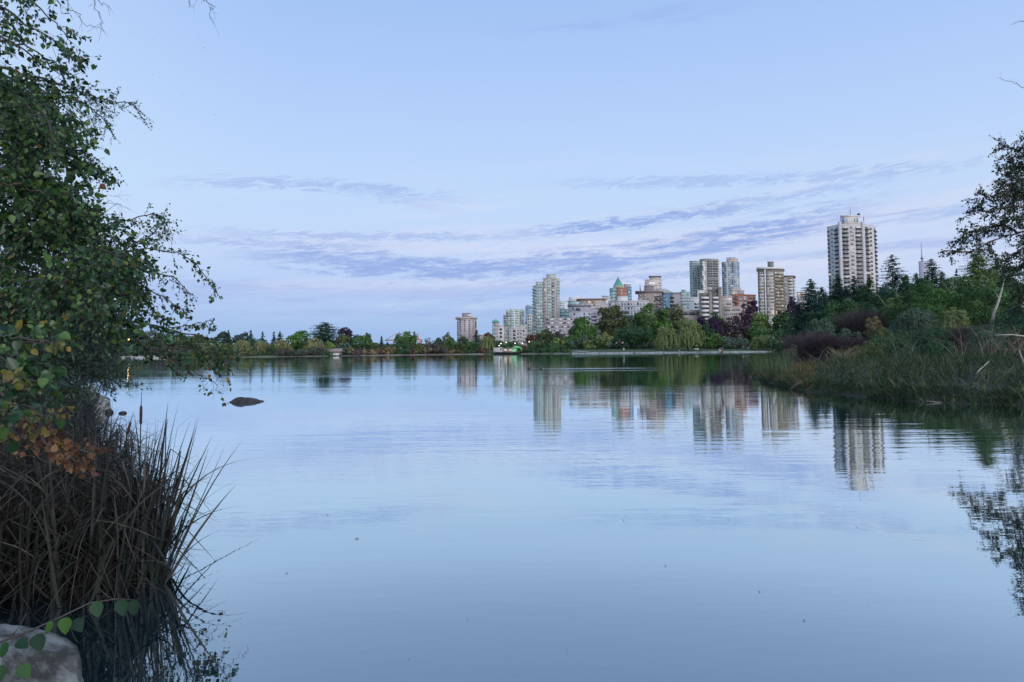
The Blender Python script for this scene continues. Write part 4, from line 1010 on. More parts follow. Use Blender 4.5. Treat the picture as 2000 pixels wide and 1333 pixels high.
b = Bld('tiny pale building with thin white chimney far right above the trees', 1851, 900, 'building', name='building')
b.block([(1844, 0), (1857, 0)], 546, bl_mat('pale_far', (0.42, 0.47, 0.50)), depth=12, specs=({'fh': 3.2, 'cols': [(.1, .9, .3, .7, 'w', {'split': 3})]},))
b.block([(1851.5, 3), (1853.5, 3)], 538.5, M_WHITE, name='chimney', ybot=547, depth=2, parapet=0); b.finish(10)

# --- port cranes beyond the trees
M_CR = flat_mat('crane_red_paint', (0.45, 0.20, 0.19), 0.6)
def port_crane(px, D, label, flip=1, boom=None, group=None):
    x = hx(px, D); g = gz1(x, D); t = tag(empty('port_crane', (x, D, g)), label, 'crane', group)
    def P(px_, py_): v = at(px_, py_, D); return (v.x - x, 0.0, v.z - g)
    mb = MB()
    for dx in (-7, 7):
        for dy in (-6, 6): mb.tube([(dx, dy, 0), (dx * .8, dy, P(px, 663)[2])], 1.0, 4)
    mb.box(-7, 7, -7, -5.4, P(px, 668)[2] - .8, P(px, 668)[2] + .8); mb.box(-7, 7, 5.4, 7, P(px, 668)[2] - .8, P(px, 668)[2] + .8)
    mb.build('portal', M_CR, t)
    mb = MB(); a, b_, c_ = boom; mb.tube([P(*a), P(*b_)], 1.3, 4); mb.build('boom', M_CR, t)
    mb = MB(); mb.tube([P(*a), P(*c_)], .5, 4); mb.tube([P((a[0] + b_[0]) / 2, (a[1] + b_[1]) / 2)[0:1][0:1] + (0, P(*b_)[2])] + [P(*c_)], .5, 4); mb.build('stay', M_CR, t)
    mb = MB(); q = P(*c_); mb.tube([(0, 0, P(px, 663)[2]), q], 1.0, 4); mb.build('apex', M_CR, t)
port_crane(775, 1400, 'pale red dock crane with long boom reaching left above the trees', boom=((752, 665), (792, 664), (774, 652)))
port_crane(817, 1400, 'pale red dock crane with upright mast right of the bright green tree', boom=((812, 662), (826, 666), (815.5, 651)))
# ------------------------------------------------------------------ trees across the water and on the right bank
BARK = wall_mat('bark', (0.07, 0.055, 0.045), 0.25, 3.0, 0.95, bump=0.02)
BARKP = wall_mat('pale_bark', (0.32, 0.30, 0.27), 0.25, 3.0, 0.95)
def LM(name, base, var=0.35, big=0.0, bigcol=None, warmv=0.0):
    c = (base[0] * 1.25, base[1] * 1.38, base[2] * 1.42); cols = [tuple(x * (1 - var) for x in c), tuple(x * (1 - var * .4) for x in c), c, tuple(x * (1 + var * .5) for x in c), tuple(x * (1 + var) for x in c)]
    return leaf_mat(name, cols, 0.75, 0.12, 0.2, big, bigcol)
G = {
    'green': LM('leaf_green', (0.050, 0.098, 0.033), big=.12, bigcol=(0.037, 0.075, 0.030)),
    'bright': LM('leaf_bright_green', (0.062, 0.125, 0.030), big=.12, bigcol=(0.04, 0.085, 0.03)),
    'deep': LM('leaf_deep_green', (0.030, 0.066, 0.032), big=.12, bigcol=(0.038, 0.080, 0.035)),
    'olive': LM('leaf_olive', (0.082, 0.090, 0.036), big=.10, bigcol=(0.05, 0.075, 0.035)),
    'rust': LM('leaf_green_turning', (0.066, 0.075, 0.035), big=.06, bigcol=(0.036, 0.066, 0.03)),
    'grey': LM('leaf_grey_green', (0.060, 0.088, 0.060)),
    'willow': LM('leaf_willow', (0.125, 0.145, 0.058), .28),
    'willowy': LM('leaf_willow_yellow', (0.150, 0.152, 0.075), .28, big=.15, bigcol=(0.12, 0.13, 0.06)),
    'lime': LM('leaf_lime', (0.105, 0.145, 0.045), .3),
    'purple': LM('leaf_purple', (0.034, 0.020, 0.040), .3),
    'wine': LM('leaf_wine', (0.048, 0.032, 0.037), .45),
    'red': LM('leaf_red_brown', (0.095, 0.042, 0.034), .35),
    'tan': LM('leaf_tan', (0.175, 0.125, 0.070), .3),
    'brown': LM('leaf_purple_brown', (0.062, 0.050, 0.048), .35),
    'fir': LM('needle_dark', (0.022, 0.048, 0.030), .35),
    'firb': LM('needle_blue', (0.030, 0.056, 0.042), .35),
    'cedar': LM('needle_green', (0.042, 0.078, 0.032), .35),
    'larch': LM('needle_yellow_green', (0.090, 0.125, 0.040), .35),
}
SEED = [100]
def tree(kind, px, ytop, wpx, D, col, label, cat=None, group=None, tf=None, dens=1.0, opt=None, zbase=None, leafpx=0.85):
    SEED[0] += 1; rg = np.random.default_rng(SEED[0]); opt = opt or {}
    wpx *= 1.08; top = at(px, ytop, D); x = top.x; z0 = (gz1(x, D) if zbase is None else zbase) - 0.1
    H = top.z - z0; W = wpx / FPX * D
    name = {'b': 'broadleaf_tree', 'w': 'willow_tree', 'c': 'conifer_tree', 's': 'shrub', 'p': 'broadleaf_tree', 'ws': 'shrub', 't': 'bare_shrub'}[kind]
    cat = cat or {'b': 'tree', 'w': 'tree', 'c': 'tree', 's': 'shrub', 'p': 'tree', 'ws': 'shrub', 't': 'shrub'}[kind]
    size = leafpx * D / 682.0
    root = tag(empty(name, (x, D, z0)), label, cat, group)
    area = math.pi * W * H / 4
    n = int(min(11000, max(500, dens * 3.4 * area / (size * size * 1.1))))
    if kind in ('b', 'p'):
        tf = 0.08 if tf is None else tf
        V, F = crown_round(W, H, tf, size, n, rg, opt.get('nc', 46), 0.3, opt.get('taper', 0.25), opt.get('rag', 0.25))
        mb = MB(); r = max(0.12, W * 0.028)
        mb.tube([(0, 0, -.3), (W * .01, 0, H * tf), (0, W * .02, H * 0.5), (W * .02, 0, H * 0.8)], [r, r * .8, r * .5, r * .15], 7)
        for k in range(6):
            a = rg.uniform(0, 6.28); h = H * rg.uniform(tf, .5); e = W * rg.uniform(.25, .4)
            mb.tube([(0, 0, h), (e * .5 * math.cos(a), e * .5 * math.sin(a), h + H * .12), (e * math.cos(a), e * math.sin(a), h + H * .25)], [r * .5, r * .3, r * .08], 5)
        mb.build('trunk', BARK, root)
    elif kind == 's':
        V, F = crown_round(W, H, 0.0, size, n, rg, 26, 0.35, 0.15, 0.3)
        mb = MB()
        for k in range(5):
            a = rg.uniform(0, 6.28); mb.tube([(0, 0, -.2), (W * .2 * math.cos(a), W * .2 * math.sin(a), H * .6)], [W * .02, W * .006], 4)
        mb.build('stem', BARK, root)
    elif kind in ('w', 'ws'):
        V, F = crown_willow(W, H, size, int(n * 1.25), rg)
        mb = MB(); r = max(.1, W * .03); mb.tube([(0, 0, -.3), (.2 * r, 0, H * .35), (0, 0, H * .7)], [r, r * .7, r * .2], 7)
        for k in range(5):
            a = rg.uniform(0, 6.28); mb.tube([(0, 0, H * .3), (W * .18 * math.cos(a), W * .18 * math.sin(a), H * .55), (W * .3 * math.cos(a), W * .3 * math.sin(a), H * .75)], [r * .5, r * .3, r * .1], 5)
        mb.build('trunk', BARK, root)
    elif kind == 'c':
        W *= 1.62; V, F = crown_conifer(W, H, size * 1.25, rg, tf=.05 if tf is None else tf, nb=opt.get('nb', 13), openness=opt.get('open', 0), pw=opt.get('pw', .75), droop=opt.get('droop', .25), flat=opt.get('flat', 1))
        mb = MB(); r = max(.08, H * .014); mb.tube([(0, 0, -.3), (0, 0, H * .5), (0, 0, H * .97)], [r, r * .6, r * .1], 6); mb.build('trunk', BARK, root)
    elif kind == 't':
        n = int(n * 0.8); k = n
        az = rg.uniform(0, 6.28, k); rr = np.sqrt(rg.uniform(0, 1, k)) * W * .14
        base = np.stack([np.cos(az) * rr, np.sin(az) * rr, np.zeros(k)], -1)
        lean = rg.uniform(0, .85, k) ** 1.2 * W / H * .9
        d = unit(np.stack([np.cos(az) * lean, np.sin(az) * lean, np.ones(k)], -1)); bend = np.stack([np.cos(az), np.sin(az), -0.4 * np.ones(k)], -1) * 0.14
        V, F = ribbons(base, d, H * rg.uniform(.55, 1.05, k), np.full(k, size * .55), bend, 4, rg)
        V2, F2 = crown_round(W * .9, H, 0.25, size * .55, n, rg, 30, .3, -.1, .3); F = np.concatenate([F, F2 + len(V)]); V = np.concatenate([V, V2])
    mk('crown', V, F, G[col], root)
    return root

T = tree
FL = 'trees along the far left shore'
# far left, half behind the birch branch
T('b', 232, 648, 56, 285, 'grey', 'grey green tree showing through the birch leaves at the far left shore')
T('b', 262, 640, 60, 292, 'deep', 'dark green tree behind the orange street lamp on the far left shore')
T('b', 300, 646, 62, 290, 'grey', 'grey green tree above the pale beach seen through birch leaves')
T('b', 345, 650, 56, 286, 'green', 'green tree right of the beach behind the birch branch')
T('b', 388, 655, 50, 290, 'olive', 'olive tree behind the yellowing tips of the birch branch')
T('s', 330, 678, 60, 268, 'brown', 'low brown green scrub at the right end of the beach')
T('s', 262, 676, 66, 266, 'grey', 'low grey scrub right behind the pale beach')
T('b', 436, 646, 36, 330, 'firb', 'dark rounded tree just right of the birch branch tip')
T('c', 446, 645, 10, 325, 'fir', 'very small conifer poking out of the dark rounded tree')
T('b', 473, 649, 36, 335, 'firb', 'dark tree between the branch tip and the first sharp conifer')
T('c', 490, 644, 17, 330, 'firb', 'sharp conifer nearest the birch branch on the far shore')
T('c', 513, 648, 14, 330, 'firb', 'small conifer, second right of the birch branch tip')
T('c', 535, 649, 12, 330, 'fir', 'narrow dark conifer, left of a close pair')
T('c', 547, 648, 19, 326, 'fir', 'ragged dark conifer, right of a close pair above pale willows')
T('s', 500, 664, 60, 320, 'deep', 'dark undergrowth behind the row of yellowish willows')
T('w', 408, 671, 34, 275, 'willowy', 'yellowish willow hanging behind the birch branch tip')
T('w', 441, 672, 34, 278, 'olive', 'olive willow just right of the birch branch tip at the water')
T('w', 474, 664, 34, 279, 'willowy', 'yellowish willow under the sharp conifer on the far shore')
T('w', 512, 668, 40, 280, 'willowy', 'wide yellowish willow in the middle of the pale willow row')
T('w', 550, 663, 42, 284, 'willowy', 'yellowish willow at the right end of the pale willow row')
# left group
T('b', 584, 644, 42, 300, 'bright', 'bright green round tree left of the spreading dark cedar', tf=.05, dens=1.3)
T('c', 634, 630, 58, 318, 'fir', 'broad spreading dark cedar, highest of the left shore trees', opt={'pw': .42, 'nb': 15, 'flat': .3, 'droop': .15}, dens=1)
T('b', 675, 639, 34, 325, 'purple', 'dark purple round tree right of the spreading cedar')
T('b', 671, 651, 30, 312, 'olive', 'olive green tree in front of the dark purple one')
T('w', 616, 660, 40, 290, 'willowy', 'pale olive willow in front of the spreading cedar')
T('b', 645, 666, 24, 296, 'lime', 'small yellow green tree right of the pale olive willow')
T('s', 671, 670, 28, 300, 'grey', 'round grey green bush above the little boathouse')
T('b', 600, 668, 30, 305, 'deep', 'dark green low tree between the bright green tree and the willow')
T('s', 684.5, 679, 16, 300, 'tan', 'small round tan bush at the water right of the boathouse')
T('b', 704, 653, 44, 312, 'green', 'mid green tree left of the gap where the dock cranes show', tf=.04, dens=1.2)
T('b', 719, 647, 16, 320, 'grey', 'slim grey green tree rising above its neighbours before the crane gap')
T('b', 733, 667, 20, 322, 'olive', 'low olive tree on the left side of the crane gap')
T('b', 722, 676, 26, 314, 'deep', 'dark low tree by the shore under the slim grey green tree')
T('c', 745, 658, 11, 326, 'firb', 'small pointed conifer standing in the crane gap')
T('c', 757, 669, 9, 326, 'firb', 'tiniest pointed conifer in the crane gap')
T('s', 757, 677, 28, 322, 'green', 'green waterside shrub under the two small conifers')
T('s', 728, 684, 18, 312, 'tan', 'small tan shrub by the shore rocks left of the crane gap')
T('s', 741, 683, 22, 318, 'brown', 'dull brown shrub on the waterline below the crane gap')
T('b', 791, 646, 44, 345, 'bright', 'bright green tree partly hiding the dock crane', tf=.04, dens=1.2)
T('c', 809, 648, 10, 352, 'grey', 'thin grey conifer on the right edge of the bright green tree', opt={'pw': .5})
T('b', 786, 667, 44, 336, 'deep', 'dark green low tree in front of the bright green tree')
T('s', 782, 680, 16, 330, 'tan', 'small olive tan bush on the shore below the bright green tree')
T('s', 812, 669, 28, 338, 'olive', 'rounded olive shrub at the waterline left of the purple brown one')
T('s', 842, 665, 40, 345, 'brown', 'purple brown rounded shrub at the waterline')
T('b', 856, 659, 18, 365, 'deep', 'small dark tree peeping over the purple brown shrub')
T('b', 874, 648, 24, 372, 'olive', 'olive tree in front of the left foot of the lone tower', opt={'taper': .5})
T('b', 880, 664, 34, 362, 'green', 'green bushy tree at the left foot of the lone tower', tf=.03)
T('b', 905, 658, 28, 368, 'deep', 'dark green tree directly below the lone tower', tf=.03)
T('s', 866, 674, 30, 358, 'olive', 'olive shrub row piece behind the pale stone edging')
T('b', 898, 670, 34, 360, 'rust', 'turning green brown tree low in front of the lone tower', tf=.03)
T('c', 931, 645, 13, 380, 'firb', 'blue green narrow conifer at the right side of the lone tower', opt={'pw': .5})
T('b', 921, 665, 30, 364, 'green', 'green low tree left of the drooping pale willow', tf=.03)
T('b', 955, 648, 26, 392, 'red', 'red brown tree left of the little copper domed turret')
T('w', 951, 657, 34, 362, 'willow', 'pale drooping willow at the water left of the pier')
T('b', 973, 664, 24, 378, 'deep', 'dark tree between the pale willow and the pier')
T('b', 999, 668, 40, 384, 'green', 'low green trees top behind the pier lamps', tf=.03)
T('b', 1038, 651, 24, 392, 'red', 'dark red tree left of the olive tree at the teal tower foot')
T('s', 1022, 674, 18, 362, 'red', 'low red brown bush at the right end of the pier')
T('b', 1066, 639, 42, 395, 'rust', 'olive brown tree at the foot of the tall teal tower', tf=.03, opt={'taper': .45})
T('b', 1046, 667, 34, 368, 'green', 'green waterside tree right of the red brown bush', tf=.02)
T('b', 1088, 660, 26, 362, 'lime', 'pale yellow green tree above the fallen white branch', tf=.1)
T('b', 1105, 653, 28, 366, 'green', 'mid green tree left of the big glossy green one', tf=.02)
T('b', 1086, 675, 44, 358, 'deep', 'dark green bush at the waterline around the fallen white branch', tf=.02)
T('b', 1090, 646, 30, 392, 'brown', 'brownish tree behind, below the terraced low-rise')
# big trees in the park
T('b', 1137, 617, 56, 400, 'bright', 'glossy green round tree below the blue grey terraces', tf=.05, dens=1.3, opt={'taper': .35})
T('b', 1196, 589, 70, 412, 'rust', 'tallest round tree with a rust tinged top, left of centre park group', tf=.05, dens=1.3, opt={'nc': 70, 'rag': .2, 'taper': .15})
T('b', 1268, 593, 78, 425, 'bright', 'wide deep green tree in front of the taupe apartment block', tf=.05, dens=1.3, opt={'nc': 70, 'rag': .2, 'taper': .3})
T('b', 1312, 590, 58, 440, 'rust', 'olive brown tree behind the big pale willow', tf=.05, dens=1.2, opt={'nc': 60, 'taper': .25})
T('b', 1238, 612, 56, 432, 'grey', 'grey green tree filling between the two tallest park trees', tf=.05)
T('b', 1238, 637, 70, 388, 'deep', 'round dark grey green tree standing low on the lawn edge', tf=.10, dens=1.3, opt={'nc': 60})
T('s', 1150, 664, 28, 376, 'willow', 'small pale olive shrub tree left of the lawn')
T('b', 1139, 655, 26, 384, 'grey', 'small grey green tree in front of the glossy green one')
T('b', 1181, 650, 34, 374, 'willow', 'pale olive small tree standing on the lawn', tf=.22)
T('b', 1165, 658, 24, 392, 'deep', 'small dark tree between the two pale olive ones', tf=.05)
T('w', 1301, 637, 47, 362, 'willow', 'smaller of the two weeping willows on the lawn', dens=1.4)
T('w', 1345, 620, 56, 374, 'willow', 'larger weeping willow with the yellowish crown on the lawn', dens=1.4)
T('b', 1342, 622, 34, 379, 'willowy', 'yellowish rounded tree top behind the larger weeping willow', tf=.4)
T('b', 1369, 612, 38, 425, 'purple', 'dark purple tree left behind, under the brown mid-rise')
T('b', 1380, 630, 34, 408, 'deep', 'dark green tree right of the larger weeping willow', tf=.03)
T('b', 1394, 607, 30, 432, 'cedar', 'dark green tree top under the brown mid-rise balconies')
T('b', 1410, 615, 24, 436, 'lime', 'yellow green tree top between purple trees')
T('b', 1398, 617, 38, 415, 'purple', 'round dark purple tree right of the larger weeping willow', tf=.2)
T('s', 1391, 650, 42, 402, 'bright', 'rounded bright green bush on the lawn under purple trees')
T('s', 1416, 660, 42, 404, 'grey', 'flat grey green bush right of the bright green bush')
T('b', 1436, 616, 50, 420, 'wine', 'wine coloured loose tree with sky gaps in the lawn group', tf=.16, dens=.75)
T('b', 1464, 580, 44, 452, 'purple', 'tall wine purple tree in front of the red brick block', dens=.85)
T('b', 1481, 603, 46, 430, 'lime', 'yellow topped green tree below the striped tower', tf=.08, dens=.9, opt={'taper': .4})
T('b', 1477, 632, 50, 418, 'green', 'green low tree under the yellow topped one', tf=.05)
T('b', 1528, 603, 50, 420, 'deep', 'smooth dark round tree right below the striped tower', tf=.1, dens=1.3, opt={'nc': 70, 'rag': .18})
T('b', 1549, 569, 32, 430, 'purple', 'narrow dark purple tree in front of the tan block', opt={'taper': .4})
T('ws', 1488, 657, 50, 395, 'willow', 'pale drooping shrub on the lawn right of the path')
T('s', 1526, 648, 56, 380, 'cedar', 'layered light green bush right of the pale drooping shrub')
T('s', 1440, 663, 50, 412, 'grey', 'grey green bush beside the diagonal path')
# conifers, right
T('c', 1583, 545, 82, 300, 'fir', 'tall dark conifer left of the tallest tower', dens=1, opt={'nb': 16})
T('c', 1605, 560, 60, 290, 'fir', 'shorter dark conifer close on the right of the tall left one', opt={'nb': 15})
T('c', 1636, 538, 76, 265, 'fir', 'dark conifer hiding the left foot of the tallest tower', opt={'nb': 16})
T('c', 1667, 538, 60, 258, 'firb', 'narrow conifer in front of the middle of the tallest tower', opt={'nb': 14, 'open': .1})
T('c', 1697, 538, 62, 250, 'cedar', 'lighter green conifer in front of the right foot of the tallest tower', opt={'nb': 15})
T('c', 1742, 497, 62, 235, 'fir', 'tallest open branched conifer right of the tallest tower', opt={'nb': 13, 'open': .22, 'pw': .55, 'droop': .1}, tf=.12)
T('b', 1768, 522, 40, 240, 'cedar', 'rounded dark tree leaning on the tallest open conifer', opt={'taper': .5})
T('c', 1790, 532, 46, 230, 'cedar', 'blunt conifer left of the tower with the mast', opt={'nb': 13, 'pw': .6})
T('c', 1818, 505, 62, 225, 'fir', 'dark conifer overlapping the tower with the mast', opt={'nb': 15, 'pw': .6})
T('c', 1612, 575, 50, 240, 'firb', 'dark young conifer low between the two conifer groups', opt={'nb': 14})
T('b', 1650, 578, 90, 215, 'cedar', 'dark green thicket tree under the conifers', tf=.0)
T('b', 1722, 562, 90, 190, 'deep', 'broad dark green tree under the open branched conifer', tf=.0, opt={'rag': .2})
T('b', 1790, 545, 110, 95, 'green', 'broad bushy green tree right of the conifers', tf=.0, opt={'rag': .2, 'nc': 60})
T('b', 1862, 528, 100, 85, 'green', 'broad green tree under the tiny pale building', tf=.0, opt={'rag': .2, 'nc': 60})
T('c', 1868, 525, 30, 170, 'fir', 'dark thin conifer left of the yellow green one')
T('c', 1908, 487, 92, 86, 'larch', 'tall yellow green feathery conifer near the right edge', opt={'nb': 22, 'pw': .55, 'open': .0}, dens=1)
T('c', 1945, 495, 50, 135, 'cedar', 'green pointed conifer right of the yellow green one', opt={'nb': 16, 'pw': .6})
T('b', 1978, 518, 110, 75, 'deep', 'dark leafy tree at the right edge behind the snag', tf=.0)
T('b', 1925, 545, 130, 72, 'green', 'green thicket tree around the foot of the pale snag', tf=.0, opt={'rag': .2, 'nc': 60})
T('b', 1830, 556, 120, 78, 'bright', 'lighter green thicket tree in the middle of the right bank', tf=.0, opt={'rag': .2, 'nc': 60})
T('b', 1760, 600, 80, 110, 'cedar', 'green thicket tree above the tan shrub', tf=.0, opt={'rag': .22})
T('c', 1562, 592, 34, 310, 'firb', 'small dark conifer at the left end of the conifer group')
T('c', 1652, 560, 40, 262, 'fir', 'dark conifer filling between the two in front of the tallest tower', opt={'nb': 15})
T('c', 1683, 565, 38, 255, 'cedar', 'green conifer low in front of the tallest tower right of its middle', opt={'nb': 15})
T('c', 1719, 560, 44, 246, 'firb', 'dark conifer between the tallest tower and the open branched conifer', opt={'nb': 15})
T('c', 1772, 548, 44, 235, 'fir', 'dark spiky conifer right of the open branched conifer', opt={'nb': 15})
T('c', 1840, 530, 44, 220, 'fir', 'dark conifer right of the tower with the mast', opt={'nb': 15, 'pw': .6})
T('b', 1600, 600, 60, 225, 'deep', 'dark thicket tree at the foot of the tall left conifer', tf=.0)
T('b', 1634, 556, 84, 272, 'fir', 'broad dark evergreen mass hiding the left foot of the tallest tower', tf=.0, opt={'taper': .4, 'nc': 60, 'rag': .18})
T('b', 1684, 553, 88, 268, 'fir', 'broad dark evergreen mass hiding the right foot of the tallest tower', tf=.0, opt={'taper': .4, 'nc': 60, 'rag': .18})
T('b', 1596, 585, 64, 285, 'firb', 'dark evergreen mass under the two left conifers', tf=.0, opt={'taper': .4, 'rag': .18})
T('b', 1740, 545, 84, 228, 'firb', 'dark evergreen mass around the open branched conifer', tf=.0, opt={'taper': .35, 'nc': 60, 'rag': .18})
T('b', 1798, 533, 86, 212, 'deep', 'dark green mass of tree below the tower with the mast', tf=.0, opt={'taper': .35, 'nc': 60, 'rag': .18})
T('b', 1858, 538, 70, 190, 'deep', 'dark green rounded tree left of the yellow green conifer', tf=.0, opt={'taper': .35, 'nc': 60, 'rag': .18})
T('b', 1952, 512, 96, 92, 'deep', 'tall dark green tree between the yellow green conifer and the right edge', tf=.0, opt={'taper': .35, 'nc': 60, 'rag': .18})
# nearer shrubs on the right bank
T('ws', 1604, 622, 66, 130, 'grey', 'grey green feathery shrub under the left conifers', leafpx=.7)
T('b', 1642, 622, 22, 105, 'cedar', 'slim young birch with light trunk in the shrubs', tf=.35)
T('t', 1683, 600, 62, 100, 'brown', 'bare grey violet twiggy shrub left of the tan one', leafpx=.7)
T('s', 1708, 609, 36, 88, 'tan', 'orange tan round shrub in the middle of the right bank', leafpx=.7)
T('ws', 1790, 606, 120, 70, 'grey', 'large teal green arching bramble in the middle of the right bank', leafpx=.75)
T('s', 1745, 632, 80, 74, 'deep', 'dark green shrub right of the tan one', leafpx=.75)
T('t', 1607, 648, 62, 62, 'wine', 'dark wine coloured shrub at the left end of the right bank', leafpx=.75)
T('t', 1570, 646, 50, 68, 'brown', 'purple brown twiggy shrub at the tip of the right bank', leafpx=.7)
T('t', 1668, 655, 50, 60, 'wine', 'low wine brown shrub under the bare grey shrub', leafpx=.7, dens=.7)
T('t', 1900, 632, 70, 48, 'brown', 'reddish brown bramble tangle below the pale snag', leafpx=.75, dens=.9)
T('s', 1842, 640, 110, 50, 'deep', 'dark green shrub at the left of the reddish tangle', leafpx=.75)
T('s', 1960, 640, 120, 44, 'deep', 'dark green shrub at the right edge above the reeds', leafpx=.75)
T('s', 1760, 655, 120, 55, 'cedar', 'low dark shrub behind the tall bank grass', leafpx=.75)
T('s', 1985, 590, 90, 60, 'fir', 'very dark shrub at the right edge', leafpx=.8)  # takes the darkest green foliage colour

T('ws', 1722, 640, 60, 66, 'olive', 'olive drooping shrub beside the dark wine one on the right bank', leafpx=.7)
T('s', 1656, 640, 46, 80, 'grey', 'small grey green bush under the bare violet shrub', leafpx=.7)
T('ws', 1860, 600, 70, 64, 'willow', 'light green drooping shrub left of the pale snag', leafpx=.75)
T('s', 1820, 575, 60, 84, 'lime', 'light yellow green bush in the middle of the right bank', leafpx=.75)
T('b', 1750, 575, 50, 120, 'lime', 'light green young tree below the open branched conifer', leafpx=.75)
T('ws', 1925, 650, 90, 40, 'grey', 'grey green arching shrub in front of the snag foot', leafpx=.75)
T('s', 1545, 668, 36, 60, 'brown', 'small brown shrub at the far tip of the bank', leafpx=.7)
T('s', 1700, 668, 60, 48, 'olive', 'low olive bush behind the bank grass under the tan shrub', leafpx=.6)
T('ws', 1830, 668, 70, 38, 'deep', 'low dark drooping bush standing in the right bank grass', leafpx=.6)
def canes(px0, px1, D0_, D1_, n, seed, label, cols):
    rg = np.random.default_rng(seed); px = rg.uniform(px0, px1, n); D = rg.uniform(D0_, D1_, n); x = (px - 1000) / FPX * D
    a = rg.uniform(0, 6.28, n); d = unit(np.stack([.45 * np.cos(a), .45 * np.sin(a), np.ones(n)], -1)); bd = np.stack([np.cos(a), np.sin(a), -.8 * np.ones(n)], -1) * rg.uniform(.3, .9, n)[:, None]
    V, F = ribbons(np.stack([x, D, gz(x, D)], -1), d, rg.uniform(1.4, 3.6, n), rg.uniform(.02, .045, n), bd, 9, rg)
    tag(mk('bramble_canes', V, F, leaf_mat('cane', cols, .7, 0, .3)), label, 'brambles', kind='stuff')
canes(1740, 1870, 44, 66, 420, 1, 'arching grey green bramble canes in the middle of the right bank', [(.10, .15, .10), (.16, .20, .14), (.06, .09, .06)])
canes(1850, 2040, 34, 55, 520, 2, 'arching brown and reddish bramble canes at the right of the bank', [(.12, .08, .07), (.17, .13, .10), (.07, .05, .045), (.09, .11, .07)])
canes(1550, 1740, 50, 75, 300, 3, 'thin violet brown stems on the left of the right bank', [(.10, .075, .075), (.15, .12, .11), (.06, .045, .05)])

# pale snag leaning on the right bank
def poly3(pts, D, r, name, label, cat, mat, k=7, base=True, extra=()):
    P = [at(x, y, D + (p[2] if len(p) > 2 else 0)) for p in pts for x, y in [p[:2]]]
    o = P[0].copy(); root = tag(empty(name, o), label, cat)
    mb = MB(); mb.tube([q - o for q in P], r, k); mb.build('trunk', mat, root)
    for e, re in extra:
        mb = MB(); mb.tube([at(x, y, D) - o for x, y in e], re, 5); mb.build('branch', mat, root)
    return root
poly3([(1936, 640), (1942, 610), (1950, 590), (1957, 565), (1962, 546)], 62, [.15, .12, .10, .07, .02], 'dead_snag', 'pale bare dead trunk leaning right out of the brambles', 'dead tree', BARKP, extra=[([(1952, 585), (1944, 572)], [.06, .02])])
poly3([(1888, 592), (1870, 580), (1852, 566), (1838, 548)], 80, [.05, .035, .025, .01], 'bare_branch', 'thin grey bare branch arching left above the green thicket', 'branch', BARKP, extra=[([(1860, 572), (1846, 570)], [.03, .01])])
poly3([(1735, 602), (1724, 590), (1716, 578), (1700, 570)], 95, [.05, .035, .025, .01], 'bare_branch', 'thin pale bare branch left of the middle green thicket', 'branch', BARKP)
poly3([(1898, 742), (1912, 724), (1932, 706)], 25, [.03, .025, .012], 'dead_stick', 'pale dead stick leaning in the right bank grass', 'stick', BARKP)
poly3([(2004, 720), (1996, 700), (1990, 682)], 24, [.03, .025, .012], 'dead_stick', 'short pale stick at the right edge of the bank', 'stick', BARKP)
poly3([(1945, 655), (1975, 654), (2010, 658)], 30, [.02, .03, .035], 'bare_branch', 'long pale horizontal branch at the right edge above the grass', 'branch', BARKP)
poly3([(1458, 741), (1468, 738), (1476, 741), (1486, 744)], 41, [.06, .12, .14, .08], 'driftwood', 'dark driftwood log at the tip of the right bank', 'driftwood', BARK, extra=[([(1468, 738), (1463, 733)], [.05, .02]), ([(1474, 740), (1480, 734)], [.05, .02])])
poly3([(1544, 762), (1552, 754), (1561, 747)], 28.5, [.05, .07, .08], 'driftwood', 'short dark log standing out of the bank into the water', 'driftwood', BARK)
poly3([(1808, 784), (1828, 786), (1850, 787), (1890, 789)], 21.2, [.02, .03, .025, .015], 'driftwood', 'thin grey log lying along the muddy waterline on the right', 'driftwood', wall_mat('wet_bark', (.10, .095, .085), .3, 3))
poly3([(1076, 690), (1083, 683), (1088, 685), (1092, 690)], 348, [.2, .3, .25, .2], 'fallen_branch', 'white bleached branches fallen at the water below the pale tree', 'branch', BARKP, extra=[([(1083, 683), (1078, 679)], [.2, .1]), ([(1087, 685), (1087, 679)], [.2, .1])])

# ------------------------------------------------------------------ the overhanging tree at the right edge
LB = leaf_mat('leaf_dark_green', [(0.014, 0.026, 0.012), (0.022, 0.040, 0.016), (0.032, 0.052, 0.02), (0.018, 0.034, 0.018)], .5, .2, .35)  # dark greens, varied leaf by leaf
D0 = 48
rt = tag(empty('broadleaf_tree', (hx(2110, D0), D0, gz1(hx(2110, D0), D0) - .1)), 'dark tree at the right edge with limbs reaching over the bank against the sky', 'tree')
o = Vector(rt.location)
def A3(px, py, D): return np.array(at(px, py, D) - o)
mb = MB(); mb.tube([(0, 0, -.3), tuple(A3(2100, 560, D0)), tuple(A3(2085, 450, D0)), tuple(A3(2070, 300, D0 + 1))], [.45, .36, .25, .08], 8); mb.build('trunk', BARK, rt)
lf = Leafy(31)
kw = dict(r0=.09, r1=.02, twigs=34, tl=(.5, 1.3), lp=.075, ll=.15, spread=.9, down=.15, sub=4, jit=.05)
